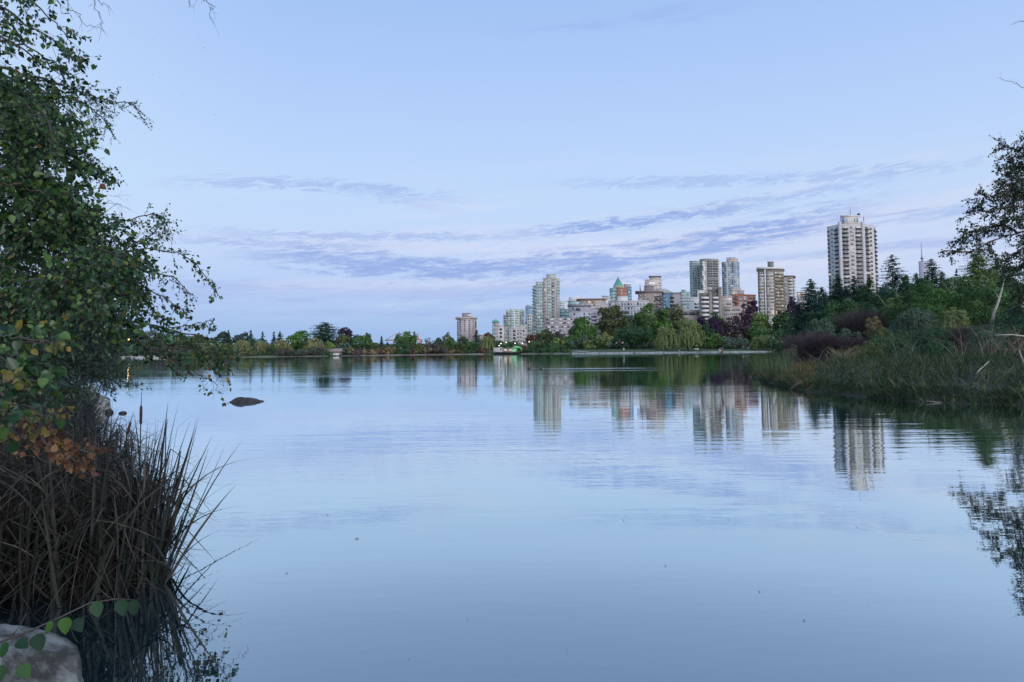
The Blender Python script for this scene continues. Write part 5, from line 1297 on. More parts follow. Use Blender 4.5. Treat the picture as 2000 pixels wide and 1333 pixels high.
for pts in ([(2080, 470, 0), (2030, 450, 0), (1985, 455, -1), (1940, 470, -2), (1900, 490, -2), (1855, 492, -2)],
            [(2078, 440, 0), (2030, 415, 1), (1985, 405, 1), (1940, 410, 0), (1900, 418, -1)],
            [(2075, 400, 0), (2030, 370, -1), (1990, 350, -2), (1955, 340, -2)],
            [(2070, 350, 0), (2030, 320, 1), (1995, 300, 1), (1962, 285, 1)],
            [(2070, 330, 0), (2040, 290, -1), (2015, 270, -1)],
            [(2080, 430, 1), (2040, 400, 2), (2005, 385, 3), (1970, 380, 2)],
            [(2080, 480, 0), (2035, 480, -2), (1990, 490, -2), (1960, 512, -2)],
            [(2080, 490, 0), (2045, 505, 1), (2010, 510, 1), (1980, 530, 1)],
            [(1985, 455, -1), (1960, 440, -2), (1930, 445, -2), (1895, 455, -2), (1870, 468, -2)],
            [(1990, 350, -2), (1975, 365, -2), (1950, 380, -3), (1925, 385, -3)],
            [(2030, 320, 1), (2000, 330, 0), (1978, 322, 0)]):
    lf.branch([A3(x, y, D0 + d) for x, y, d in pts], **kw)
for pts in ([(2080, 420, 0), (2045, 440, -1), (2005, 430, -2), (1975, 425, -3)], [(2075, 370, 1), (2035, 345, 2), (2000, 360, 2), (1980, 395, 2)], [(2085, 520, 0), (2050, 545, -2), (2010, 560, -3), (1990, 590, -3)]):
    lf.branch([A3(x, y, D0 + d) for x, y, d in pts], **dict(kw, twigs=44))
kb = dict(r0=.03, r1=.008, twigs=5, tl=(.3, .6), lp=0, ll=.1, spread=.6, down=0, sub=0, jit=.03, start=.3)
lf.branch([A3(x, y, D0 - 6) for x, y in ((2075, 190), (2030, 178), (2000, 172), (1975, 160), (1951, 153))], **kb)
lf.branch([A3(x, y, D0 - 6) for x, y in ((2060, 50), (2020, 46), (1995, 43), (1976, 48))], **kb)
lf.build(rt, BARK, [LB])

# ------------------------------------------------------------------ grasses on the right bank (uncountable)
def bank_points(n, rg, s0, s1, x0=6, x1=45, y0=17, y1=60, xr=None):
    Xa, Ya, Sa, got = [], [], [], 0
    for _ in range(60):
        X = rg.uniform(x0, x1, 60000); Y = rg.uniform(y0, y1, 60000); s = sdist(X, Y)
        pxl = X / Y * FPX + 1000
        ok = (s > s0) & (s < s1) & (pxl > 1440) & (pxl < 2080) & ((pxl > xr[0]) & (pxl < xr[1]) if xr else True)
        Xa.append(X[ok]); Ya.append(Y[ok]); Sa.append(s[ok]); got += ok.sum()
        if got >= n: break
    return np.concatenate(Xa)[:n], np.concatenate(Ya)[:n], np.concatenate(Sa)[:n]
def grass(name, label, n, s0, s1, Lr, wr, cols, seed, bend=.5, cat='grass', nseg=4, xr=None, dirw=.35, y1=60, trans=.25):
    rg = np.random.default_rng(seed); X, Y, s = bank_points(n, rg, s0, s1, y1=y1, xr=xr)
    if xr:
        p = X / Y * FPX + 1000; k = (p > xr[0]) & (p < xr[1]); X, Y = X[k], Y[k]
    m = len(X); base = np.stack([X, Y, gz(X, Y) - .05], -1)
    # tussocks: neighbouring blades lean the same way
    ph = np.sin(X * 1.9 + 2 * np.sin(Y * .8)) + np.cos(Y * 2.3 + X * .6)
    a = ph * 2.2 + rg.normal(size=m) * .7
    d = unit(np.stack([np.cos(a) * dirw, np.sin(a) * dirw, np.ones(m)], -1) + .22 * rg.normal(size=(m, 3)))
    bd = np.stack([np.cos(a), np.sin(a), -.75 * np.ones(m)], -1) * rg.uniform(.1, 1, m)[:, None] * bend
    hv = 0.75 + .3 * np.sin(X * .9 + 1) * np.sin(Y * .7 + 2)
    V, F = ribbons(base, d, rg.uniform(*Lr, m) * hv, rg.uniform(*wr, m), bd, nseg, rg)
    o_ = mk(name, V, F, leaf_mat(name + '_blades', cols, .6, trans, .3)); tag(o_, label, cat, kind='stuff')
gd = [(0.012, 0.028, 0.012), (0.026, 0.058, 0.022), (0.046, 0.090, 0.030), (0.008, 0.016, 0.009), (0.10, 0.13, 0.055), (0.016, 0.036, 0.017), (0.060, 0.105, 0.034)]
gt = [(0.16, 0.13, 0.085), (0.24, 0.19, 0.13), (0.09, 0.07, 0.05), (0.32, 0.26, 0.18), (0.06, 0.07, 0.035)]
grass('bank_grass', 'long dark green grass covering the right bank', 24000, .25, 14, (.35, .95), (.018, .042), gd, 1, 1.0)
grass('dry_grass', 'dry tan blades bent over in the right bank grass', 3600, .2, 9, (.4, 1.0), (.012, .028), gt, 2, 1.5)
grass('sedge', 'low dark sedge hanging over the waterline of the right bank', 15000, .0, 1.4, (.35, .75), (.012, .03), gd, 3, 1.0)
grass('tip_grass', 'orange brown grass on the tip of the right bank', 5200, .1, 5, (.4, .75), (.015, .035), [(0.20, .115, .05), (.14, .085, .04), (.09, .10, .035), (.26, .16, .08), (.07, .09, .03)], 4, .5, xr=(1455, 1585))
grass('shore_moss', 'mossy short green turf at the foot of the right bank', 14000, .0, 1.6, (.06, .16), (.01, .02), [(.04, .085, .018), (.06, .12, .025), (.025, .055, .014)], 5, .4, xr=(1560, 2050))
grass('bank_reeds', 'tall thin green reeds at the tip of the right bank', 260, .1, 5, (1.3, 2.2), (.02, .035), [(.05, .085, .035), (.08, .11, .05), (.035, .06, .03)], 6, .12, xr=(1462, 1550), cat='reeds', dirw=.08)
grass('back_reeds', 'tall green reeds standing in the back of the right bank grass', 2000, 2.5, 16, (.7, 1.3), (.015, .035), gd, 7, .4, xr=(1600, 2060), cat='reeds', dirw=.15)
# pale plume tuft
def tuft(px, D, n, Lr, wr, cols, label, name, cat, seed, sp=.25, bend=.25):
    rg = np.random.default_rng(seed); x = hx(px, D); z = gz1(x, D)
    a = rg.uniform(0, 6.28, n); r = rg.uniform(0, sp, n)
    base = np.stack([np.cos(a) * r, np.sin(a) * r, np.zeros(n)], -1)
    d = unit(np.stack([np.cos(a) * .35, np.sin(a) * .35, np.ones(n)], -1) + .15 * rg.normal(size=(n, 3)))
    bd = np.stack([np.cos(a), np.sin(a), -.5 * np.ones(n)], -1) * bend
    V, F = ribbons(base, d, rg.uniform(*Lr, n), rg.uniform(*wr, n), bd, 4, rg)
    tag(mk(name, V, F, leaf_mat(name + '_m', cols, .7, .2, .2), loc=(x, D, z)), label, cat)
tuft(1646, 46, 160, (1.0, 1.7), (.02, .06), [(.32, .29, .2), (.24, .2, .13), (.1, .12, .06)], 'pale feathery grass tuft behind the bank grass', 'plume_grass', 'grass tuft', 9)
tuft(1483, 47, 60, (1.4, 2.1), (.02, .04), [(.06, .10, .045), (.09, .12, .05)], 'thin green reed tuft at the outermost tip of the bank', 'reed_tuft', 'reeds', 10, .3, .15)

# ------------------------------------------------------------------ rocks in the lake
M_ROCK = wall_mat('dark_wet_rock', (0.030, 0.030, 0.031), 0.5, 5.0, 0.8, bump=0.03, streak=False)
M_ROCKL = wall_mat('pale_granite', (0.20, 0.21, 0.20), 0.8, 8.0, 0.9, bump=0.035, streak=False, dark=(0.055, 0.058, 0.052), sharp=1)
p = onwater(481, 785.5)
mb = MB(); mb.blob((0, 0, -.04), .54, .42, .195, 4, .06, 30, freq=3.0); mb.blob((-.22, -.05, -.04), .29, .3, .20, 8, .08, 20, freq=4); mb.blob((.38, 0, -.07), .26, .2, .14, 9, .16, 18, freq=4)
tag(mb.build('rock', M_ROCK, loc=p), 'low dark rock alone in the open water, left of centre', 'rock')
for px, py, rx, rz, lb in ((193, 797, .33, .35, 'grey boulder on the left shore behind the reeds'), (175, 783, .3, .4, 'taller grey boulder beside the reeds on the left shore'), (213, 802, .12, .09, 'small dark rock at the waterline right of the grey boulders'),
                           (240, 803, .13, .05, 'tiny flat rock breaking the water behind the cattails')):
    p = onwater(px, py + 5); mb = MB(); mb.blob((0, 0, rz * .25), rx, rx * .8, rz, int(px), .15, 14, freq=2.2)
    tag(mb.build('rock', M_ROCKL if rx > .2 else M_ROCK, loc=p), lb, 'rock')

# ------------------------------------------------------------------ small things across the water
# nest box on a pole
p = onwater(1407.5, 737); D = p.y; bx = tag(empty('nest_box', p), 'small wooden nest box on a thin pole standing in the lake', 'nest box')
h = at(1407.5, 690, D).z; q = at(1408.5, 690, D)
mb = MB(); mb.tube([(0, 0, -.4), (q.x - p.x, 0, h)], .022, 6); mb.build('pole', M_DARKM, bx)
mb = MB(); mb.obox((q.x - p.x, 0, h + .12), (1, .25), (-.25, 1), .17, .17, .26); mb.build('box', flat_mat('nest_wood', (.10, .065, .055)), bx)
mb = MB(); mb.obox((q.x - p.x - .10, -.02, h + .12), (1, .25), (-.25, 1), .03, .16, .25); mb.build('side_panel', flat_mat('nest_pale', (.5, .5, .48)), bx)
mb = MB(); z_ = h + .25; c = q.x - p.x; mb.add([(c - .15, -.14, z_), (c + .15, -.14, z_), (c + .15, .14, z_), (c - .15, .14, z_), (c - .13, 0, z_ + .09), (c + .13, 0, z_ + .09)], [(0, 1, 5, 4), (2, 3, 4, 5), (3, 2, 1, 0)], [(0, 4, 3), (1, 2, 5)]); mb.build('roof', flat_mat('nest_roof', (.06, .055, .05)), bx)
# ducks
M_DUCK = flat_mat('duck_brown', (.05, .045, .04), .8)
def duck(px, py, flip, label, s=1.0):
    p = onwater(px, py); r_ = tag(empty('duck', p, R(0 if flip > 0 else 180)), label, 'duck', 'ducks on the lake')
    P = [(-.22, 0, .10), (-.12, 0, .08), (0, 0, .07), (.12, 0, .09), (.17, 0, .14), (.18, 0, .20), (.20, 0, .245), (.25, 0, .235)]
    mb = MB(); mb.tube([tuple(c_ * s for c_ in q) for q in P], [x * s for x in (.015, .06, .10, .085, .04, .032, .042, .02)], 10)
    mb.build('body', M_DUCK, r_, smooth=True)
    mb = MB(); mb.tube([(.255 * s, 0, .232 * s), (.31 * s, 0, .222 * s)], [.018 * s, .010 * s], 6); mb.build('bill', flat_mat('bill', (.3, .2, .05)), r_)
duck(1033, 721.5, 1, 'left duck of the two swimming in front of the teal tower reflection', .85)
duck(1056, 721.0, -1, 'right duck of the two swimming in front of the teal tower reflection', .85)
duck(822, 701.5, 1, 'duck far out on the water below the purple brown shrub', 1.3)

# people in the park: one continuous skinned body each
def person(px, D, pose, shirt, trousers, label, rz=0.0):
    x = hx(px, D); root = tag(empty('person', (x, D, gz1(x, D) + .02), rz), label, 'person')
    if pose == 'stand':
        J = {'pel': (0, 0, .95), 'chest': (0, 0, 1.25), 'neck': (0, 0, 1.48), 'head': (0, -.02, 1.64), 'top': (0, 0, 1.76), 'sl': (.19, 0, 1.42), 'el': (.25, .03, 1.14), 'hl': (.24, -.08, .9), 'sr': (-.19, 0, 1.42), 'er': (-.25, .03, 1.14), 'hr': (-.22, -.1, .9),
             'tl': (.1, 0, .9), 'kl': (.11, -.03, .5), 'al': (.11, 0, .08), 'fl': (.12, -.16, .03), 'tr': (-.1, 0, .9), 'kr': (-.11, .02, .5), 'ar': (-.12, .1, .08), 'fr': (-.12, -.05, .03)}
    else:
        J = {'pel': (0, 0, .16), 'chest': (0, .05, .45), 'neck': (0, .03, .68), 'head': (0, -.01, .84), 'top': (0, .01, .96), 'sl': (.18, .04, .62), 'el': (.26, -.06, .4), 'hl': (.16, -.28, .42), 'sr': (-.18, .04, .62), 'er': (-.26, -.06, .4), 'hr': (-.16, -.28, .42),
             'tl': (.1, -.04, .14), 'kl': (.15, -.42, .45), 'al': (.14, -.62, .08), 'fl': (.15, -.78, .05), 'tr': (-.1, -.04, .14), 'kr': (-.15, -.42, .42), 'ar': (-.14, -.66, .08), 'fr': (-.15, -.82, .05)}
    E = [('pel', 'chest'), ('chest', 'neck'), ('neck', 'head'), ('head', 'top'), ('chest', 'sl'), ('sl', 'el'), ('el', 'hl'), ('chest', 'sr'), ('sr', 'er'), ('er', 'hr'), ('pel', 'tl'), ('tl', 'kl'), ('kl', 'al'), ('al', 'fl'), ('pel', 'tr'), ('tr', 'kr'), ('kr', 'ar'), ('ar', 'fr')]
    rad = {'pel': .13, 'chest': .15, 'neck': .055, 'head': .09, 'top': .06, 'sl': .07, 'el': .045, 'hl': .035, 'sr': .07, 'er': .045, 'hr': .035, 'tl': .1, 'kl': .065, 'al': .045, 'fl': .04, 'tr': .1, 'kr': .065, 'ar': .045, 'fr': .04}
    ks = list(J); me = bpy.data.meshes.new('body'); me.from_pydata([J[k_] for k_ in ks], [(ks.index(a_), ks.index(b_)) for a_, b_ in E], [])
    o_ = bpy.data.objects.new('body', me); COL.objects.link(o_); o_.parent = root
    md = o_.modifiers.new('skin', 'SKIN')
    for i_, k_ in enumerate(ks): me.skin_vertices[0].data[i_].radius = (rad[k_], rad[k_])
    me.skin_vertices[0].data[0].use_root = True
    sb = o_.modifiers.new('sub', 'SUBSURF'); sb.levels = 1; sb.render_levels = 2
    zw, zn = (.98, 1.5) if pose == 'stand' else (.2, .7)
    m, nt_, out = nmat('clothed_figure'); tc_ = N(nt_, 'ShaderNodeTexCoord'); sp_ = N(nt_, 'ShaderNodeSeparateXYZ'); nt_.links.new(tc_.outputs['Object'], sp_.inputs[0])
    mr_ = N(nt_, 'ShaderNodeMapRange'); mr_.inputs[1].default_value = 0; mr_.inputs[2].default_value = 2.0; nt_.links.new(sp_.outputs['Z'], mr_.inputs[0])
    rp_ = ramp(nt_, mr_.outputs[0], [(0, trousers), (zw / 2, shirt), (zn / 2, (.35, .2, .15)), (zn / 2 + .09, (.04, .03, .02))], 'CONSTANT')
    p_ = N(nt_, 'ShaderNodeBsdfPrincipled', Roughness=.85); nt_.links.new(rp_.outputs[0], p_.inputs[0]); nt_.links.new(p_.outputs[0], out.inputs[0]); me.materials.append(m)
person(1218.5, 352, 'stand', (.75, .75, .75), (.5, .5, .5), 'person in white clothes standing on the lawn edge by the seawall')
person(1326, 361, 'sit', (.7, .7, .7), (.4, .4, .42), 'person in a pale top sitting on the grass between the two willows', .3)
person(1461, 400, 'stand', (.04, .04, .05), (.6, .6, .6), 'person in a dark top walking on the park path')
person(1268, 357, 'sit', (.06, .06, .07), (.05, .05, .06), 'person in dark clothes sitting by the seawall right of the round tree', -.2)
# bench / table on the lawn
x = hx(1360, 372); bn = tag(empty('park_bench', (x, 372, gz1(x, 372))), 'white park bench on the lawn right of the larger willow', 'bench')
mb = MB(); mb.box(-1.3, 1.3, -.35, .1, .5, .58); mb.build('seat', M_WHITE, bn)
mb = MB(); mb.box(-1.3, 1.3, .12, .2, .62, 1.1); mb.build('backrest', M_WHITE, bn)
for sx_ in (-1.1, 1.1):
    mb = MB(); mb.box(sx_ - .06, sx_ + .06, -.3, .2, 0, .5); mb.build('leg', M_DARKM, bn)

# little boathouse on the left shore
x = hx(649, 291); bh = tag(empty('boathouse', (x, 291, 0)), 'tiny brown boathouse with pale front at the water below the spreading cedar', 'hut')
mb = MB(); mb.box(-3.0, 3.2, 0, 5, .2, 1.9); mb.build('wall', flat_mat('boathouse_wall', (.16, .13, .11)), bh)
mb = MB(); mb.add([(-3.5, -.6, 1.85), (3.7, -.6, 1.85), (3.7, 5.5, 1.85), (-3.5, 5.5, 1.85), (-3.3, 2.5, 3.3), (3.5, 2.5, 3.3)], [(0, 1, 5, 4), (2, 3, 4, 5), (3, 2, 1, 0)], [(0, 4, 3), (1, 2, 5)]); mb.build('roof', flat_mat('boathouse_roof', (.22, .19, .17)), bh)
mb = MB(); mb.box(-.6, 2.9, -.12, 0, .25, 1.1); mb.build('door', M_WHITE, bh)
mb = MB(); mb.box(-6, 12, -1.5, .5, -.3, .35); mb.build('deck', M_DARKM, bh)

# pier with lit pavilion
x = hx(990, 352); pr = tag(empty('pier', (x, 352, 0)), 'dark timber pier at the water under the pinkish white mid-rise', 'pier')
def lx(px, D=352): return hx(px, D) - x
mb = MB(); mb.box(lx(964), lx(1015), -2, 6, .55, 1.0); mb.build('deck', M_DARKM, pr)
for k in range(12):
    mb = MB(); q = lx(965 + k * 4.4); mb.box(q - .15, q + .15, -1.9, -1.6, -1, .6); mb.build('post', M_DARKM, pr)
mb = MB()
for k in range(14): q = lx(966 + k * 3.0); mb.box(q - .06, q + .06, -1.9, -1.8, 1.0, 2.0)
mb.box(lx(966), lx(1005), -1.9, -1.8, 1.95, 2.05); mb.build('railing', M_WHITE, pr)
x2 = hx(1009, 353); pv = tag(empty('pavilion', (x2, 353.5, 1.0)), 'small pavilion glowing green at the right end of the pier', 'pavilion')
mb = MB()
for sx_ in (-2.6, 2.6):
    for sy_ in (-1.2, 1.8): mb.box(sx_ - .1, sx_ + .1, sy_ - .1, sy_ + .1, 0, 2.2)
mb.build('post', M_WHITE, pv)
mb = MB(); mb.box(-2.5, 2.5, .2, .4, .1, 1.9); mb.build('lit_panel', flat_mat('lit_green', (.3, .7, .35), emit=(.35, .9, .45), estr=.22), pv)
mb = MB(); mb.add([(-3.1, -1.7, 2.2), (3.1, -1.7, 2.2), (3.1, 2.3, 2.2), (-3.1, 2.3, 2.2), (0, .3, 3.3)], [(3, 2, 1, 0)], [(0, 1, 4), (1, 2, 4), (2, 3, 4), (3, 0, 4)]); mb.build('roof', flat_mat('green_canvas', (.2, .5, .25)), pv)
x3 = hx(972, 353); kb_ = tag(empty('kiosk', (x3, 353.5, 1.0)), 'small white kiosk with dark openings at the left end of the pier', 'kiosk')
mb = MB(); mb.box(-2.2, 2.4, 0, 2.5, 0, 2.2); mb.build('wall', M_WHITE, kb_)
for q in (-1.3, 0.1, 1.5):
    mb = MB(); mb.box(q - .45, q + .45, -.05, .05, .9, 1.8); mb.build('window', W_DARK, kb_)
mb = MB(); mb.box(-2.6, 2.8, -.4, 2.8, 2.2, 2.45); mb.build('roof', flat_mat('kiosk_roof', (.45, .45, .45)), kb_)
x4 = hx(993, 353); kc_ = tag(empty('kiosk', (x4, 353.5, 1.0)), 'open counter with warm light in the middle of the pier', 'kiosk')
mb = MB(); mb.box(-3.2, 3.2, 1, 2.5, 0, 2.0); mb.build('wall', flat_mat('counter_wall', (.3, .28, .25)), kc_)
for q in (-1.6, 1.2):
    mb = MB(); mb.box(q - .8, q + .8, .93, 1.0, .8, 1.6); mb.build('lit_opening', flat_mat('warm_lit', (.8, .6, .4), emit=(1, .75, .5), estr=.5), kc_)
mb = MB(); mb.box(-3.5, 3.5, -.5, 2.7, 2.0, 2.2); mb.build('roof', flat_mat('counter_roof', (.4, .4, .42)), kc_)
for q, cc in ((957, 'left'),): pass
# lamps
M_LAMP = flat_mat('lamp_glow', (1, .95, .85), emit=(1.0, .93, .82), estr=3.0)
M_LAMPO = flat_mat('lamp_orange', (1, .7, .4), emit=(1.0, .55, .22), estr=14.0)
def lamp(px, py, D, label, r=.25, mat=None, group=None):
    q = at(px, py, D); g_ = gz1(q.x, D); g_ = max(g_, 0.9 if D < 358 and px > 600 else g_)
    t_ = tag(empty('street_lamp', (q.x, D, g_)), label, 'street lamp', group)
    mb = MB(); mb.lathe((0, 0, 0), [(.12, 0), (.09, .4), (.06, q.z - g_ - r * .8)], 8); mb.build('post', M_DARKM, t_)
    mb = MB(); mb.blob((0, 0, q.z - g_), r, r, r, 1, 0, 8); mb.build('globe', mat or M_LAMP, t_)
for px, py, D, lb in ((975, 675.5, 356, 'lit globe lamp furthest left on the pier, lower of two'), (978.5, 671.5, 364, 'lit globe lamp on the left, just above its lower neighbour'),
                      (988.5, 669, 372, 'highest lit globe lamp, above the left kiosk'), (1006, 671, 372, 'lit globe lamp above the right half of the pier'),
                      (1020.5, 671, 372, 'lit globe lamp right of the pier over the red brown bush'), (1033.5, 668, 380, 'lit globe lamp furthest right, in front of the dark red tree')):
    lamp(px, py, D, lb, group='globe lamps around the pier')
lamp(251.5, 663, 262, 'orange glowing street lamp seen through leaves on the far left shore', .34, M_LAMPO)

# ------------------------------------------------------------------ low growth along the far waterline
def undergrowth(name, label, pts, h, mats, seed, per=9, skip=()):
    rg = np.random.default_rng(seed); Vs, Fs, mi, off = [], [], [], 0
    P = np.array([[hx(p, D), D] for p, D in pts])
    for i in range(len(P) - 1):
        Lg = np.linalg.norm(P[i + 1] - P[i])
        for t in np.arange(0, 1, 2.2 / Lg):
            q = P[i] + (P[i + 1] - P[i]) * t; px = q[0] / q[1] * FPX + 1000
            if any(a_ < px < b_ for a_, b_ in skip): continue
            W = rg.uniform(3, 8) * max(1, h[0] / 5); H = rg.uniform(*h); D = q[1] + rg.uniform(0.8, 6)
            V, F = crown_round(W, H, 0, .75 * D / 682, int(per * W * H * 2), rg, 9, .4, 0, .35)
            V = V + np.array([q[0], D, .3]); Vs.append(V); Fs.append(F + off); off += len(V); mi += [int(rg.integers(len(mats)))] * len(F)
    tag(mk(name, np.concatenate(Vs), np.concatenate(Fs), mats, mi=mi), label, 'undergrowth', kind='stuff')
undergrowth('shore_undergrowth', 'dark scrub lining the far left waterline', [(322, 260), (430, 263), (560, 271), (700, 301)], (1.2, 3.2), [G['deep'], G['brown'], G['olive'], G['grey']], 3, skip=((636, 668),))
undergrowth('shore_undergrowth', 'mixed scrub lining the far middle waterline', [(700, 301), (860, 346), (950, 352)], (1.2, 3.6), [G['deep'], G['brown'], G['olive'], G['red'], G['tan']], 4)
undergrowth('shore_undergrowth', 'dark green scrub on the waterline right of the pier', [(1018, 351), (1060, 346), (1112, 339)], (1.5, 3.6), [G['deep'], G['green']], 5)
undergrowth('park_undergrowth', 'dark undergrowth under the big park trees', [(1110, 392), (1180, 402), (1260, 405), (1330, 410), (1420, 430), (1560, 440)], (2.5, 6), [G['deep'], G['green'], G['grey']], 6, per=7, skip=((1452, 1470),))
undergrowth('left_undergrowth', 'dark undergrowth behind the far left trees', [(225, 290), (430, 300), (560, 305), (700, 330), (860, 372), (960, 392), (1110, 395)], (3, 6), [G['deep'], G['grey'], G['firb']], 7, per=7)
undergrowth('left_woods', 'far-off dark wood closing the left end of the lake behind the birch', [(-520, 110), (-360, 145), (-120, 262), (225, 300)], (8, 15), [G['deep'], G['grey'], G['green']], 8, per=4)
# ------------------------------------------------------------------ left bank: birch, willow shrub, reeds
BG1 = leaf_mat('birch_leaf_green', [(0.012, 0.040, 0.012), (0.026, 0.078, 0.020), (0.048, 0.120, 0.024), (0.080, 0.160, 0.030), (0.016, 0.052, 0.024), (0.034, 0.092, 0.034), (0.010, 0.030, 0.012)], .42, .28, .5)
BG2 = leaf_mat('birch_leaf_yellow', [(0.16, 0.14, 0.03), (0.24, 0.165, 0.035), (0.08, 0.12, 0.028), (0.12, 0.13, 0.03)], .5, .35, .4)
BG3 = leaf_mat('birch_leaf_brown', [(0.12, 0.060, 0.034), (0.17, 0.085, 0.042), (0.075, 0.040, 0.028), (0.21, 0.12, 0.055)], .6, .3, .3)
BG4 = leaf_mat('narrow_leaf', [(0.026, 0.055, 0.030), (0.040, 0.075, 0.040), (0.020, 0.042, 0.024), (0.055, 0.095, 0.055)], .4, .25, .55)
TW = flat_mat('birch_twig', (0.055, 0.043, 0.040), .7)
def A(px, py, D): return np.array(at(px, py, D))
def pin(px, py, D, o): return np.array(at(px, py, D)) - o
def proj(P):                                    # world -> photo pixel, used only to vary leaf colour along the tree
    return P
# --- tall birch; the trunk stands left of the frame
bt = np.array([hx(-330, 6.4), 6.4, gz1(hx(-330, 6.4), 6.4) - .1])
birch = tag(empty('birch_tree', bt), 'large birch on the left bank, its leafy limbs reaching in from the left edge', 'tree')
mb = MB(); mb.tube([(0, 0, -.2), (.1, 0, 1.2), (.15, .1, 2.6), (.05, .1, 4.2), (.2, 0, 6.0)], [.2, .16, .13, .09, .03], 10); mb.build('trunk', wall_mat('birch_bark', (.42, .40, .37), .3, 6, .8, dark=(.05, .045, .04)), birch)
lf = Leafy(11)
def green(fy=.03, fb=.006):
    def f(P, rg):
        u = rg.uniform(0, 1, len(P)); return np.where(u < fb, 2, np.where(u < fb + fy, 1, 0))
    return f
def br(pts, D, tw=16, ll=.05, lp=.026, r0=.012, r1=.003, tl=(.12, .34), dn=.3, spread=.8, sub=2, fy=.015, fb=.003, dd=0.0, start=.1, out=.6):
    n = len(pts)
    lf.branch([pin(x, y, D + dd * i / max(1, n - 1), bt) for i, (x, y) in enumerate(pts)], r0, r1, tw, tl, lp, ll, spread, dn, 0, sub, start, .012, green(fy, fb), True, out)
# upper limbs (silhouetted against the sky)
br([(-60, -30), (0, 10), (50, 45), (100, 75), (135, 108)], 5.2, 15, .045)
br([(-60, -60), (20, -20), (60, 0), (110, 40), (138, 82)], 5.6, 13, .045, tl=(.1, .22))
br([(-60, 20), (0, 70), (40, 95), (90, 120), (122, 115)], 5.4, 13, .05, tl=(.1, .25))
br([(-60, 60), (0, 80), (60, 95), (110, 140), (150, 145)], 5.9, 8, .03, lp=.06, sub=1, tl=(.1, .2))
br([(-60, -20), (60, -40), (100, -15), (118, 12)], 5.0, 5, .045, sub=1, tl=(.1, .16))
for q in (([(105, -30), (125, -5), (145, 25), (168, 45), (200, 60)], 5.0), ([(170, -30), (185, 5), (198, 35), (204, 62)], 5.0), ([(168, -20), (190, 0), (216, 18)], 5.0), ([(378, -20), (372, -5), (370, 10)], 5.2), ([(395, -20), (408, 0), (414, 20), (412, 38)], 5.2), ([(400, -20), (385, -4), (398, 3)], 5.2)):
    br(q[0], q[1], 3, .03, 0, .0035, .0015, (.05, .12), .3, .5, 1)
br([(-80, 120), (0, 130), (60, 150), (110, 165), (160, 180)], 5.6, 26, .045)
br([(60, 150), (120, 165), (170, 185), (215, 195), (264, 208)], 6.2, 30, .018, lp=.014, sub=2, tl=(.08, .2), dn=.35, start=.3)
br([(40, 160), (110, 185), (165, 205), (210, 240)], 6.4, 30, .018, lp=.014, sub=2, tl=(.08, .22), dn=.4, start=.3)
br([(-80, 170), (0, 180), (60, 200), (110, 220), (140, 235)], 5.2, 26, .052)
br([(-80, 210), (0, 225), (60, 240), (120, 255), (170, 262)], 6.0, 30, .022, lp=.016, sub=2, tl=(.1, .25), dn=.4)
br([(-80, 240), (0, 250), (50, 260), (100, 280), (150, 290)], 5.0, 26, .05)
br([(-80, 280), (0, 285), (70, 300), (130, 310), (170, 320)], 5.3, 30, .05)
br([(0, 270), (80, 285), (150, 300), (190, 325), (208, 348)], 5.8, 34, .026, lp=.018, sub=2, tl=(.08, .2), dn=.45)
br([(-80, 320), (0, 325), (60, 345), (120, 360), (180, 375)], 5.9, 34, .024, lp=.018, sub=2, tl=(.1, .22), dn=.5)
br([(-80, 350), (0, 355), (60, 370), (110, 390), (140, 400)], 4.8, 28, .052)
# bare fine twigs
for q in ([(120, 470), (160, 420), (200, 385), (238, 390)], [(130, 460), (175, 410), (215, 395), (236, 412)], [(140, 480), (190, 430), (225, 400), (238, 408)], [(150, 450), (180, 400), (195, 365), (200, 360)]):
    br(q, 6.4, 4, .02, 0, .003, .001, (.08, .2), .1, .5, 1)
# middle mass
br([(-80, 420), (0, 430), (80, 432), (150, 425), (205, 420)], 5.2, 34, .05, fy=.07)
br([(0, 470), (100, 460), (180, 450), (240, 430), (300, 420), (322, 450)], 6.6, 34, .026, lp=.02, sub=2, tl=(.08, .2), dn=.5, start=.35)
br([(120, 560), (200, 520), (260, 480), (300, 455), (320, 425)], 6.8, 22, .028, lp=.022, sub=1, tl=(.08, .18), dn=.2, start=.5)
br([(-80, 460), (0, 465), (80, 470), (170, 480), (250, 470)], 5.6, 34, .05)
br([(-80, 500), (0, 500), (100, 505), (190, 500), (270, 490), (350, 495), (400, 540), (423, 572)], 6.4, 30, .042, tl=(.07, .15), dn=.5, fy=.03)
br([(0, 520), (120, 530), (220, 525), (300, 530), (350, 550), (375, 575)], 6.9, 24, .028, lp=.024, tl=(.07, .16), dn=.5, start=.3)
br([(-80, 540), (0, 540), (90, 545), (180, 560), (260, 560), (320, 580), (340, 605)], 6.0, 32, .045, tl=(.08, .2), dn=.45)
br([(-80, 575), (0, 580), (100, 590), (200, 590), (270, 600), (320, 630)], 6.6, 40, .042, tl=(.1, .25), dn=.4)
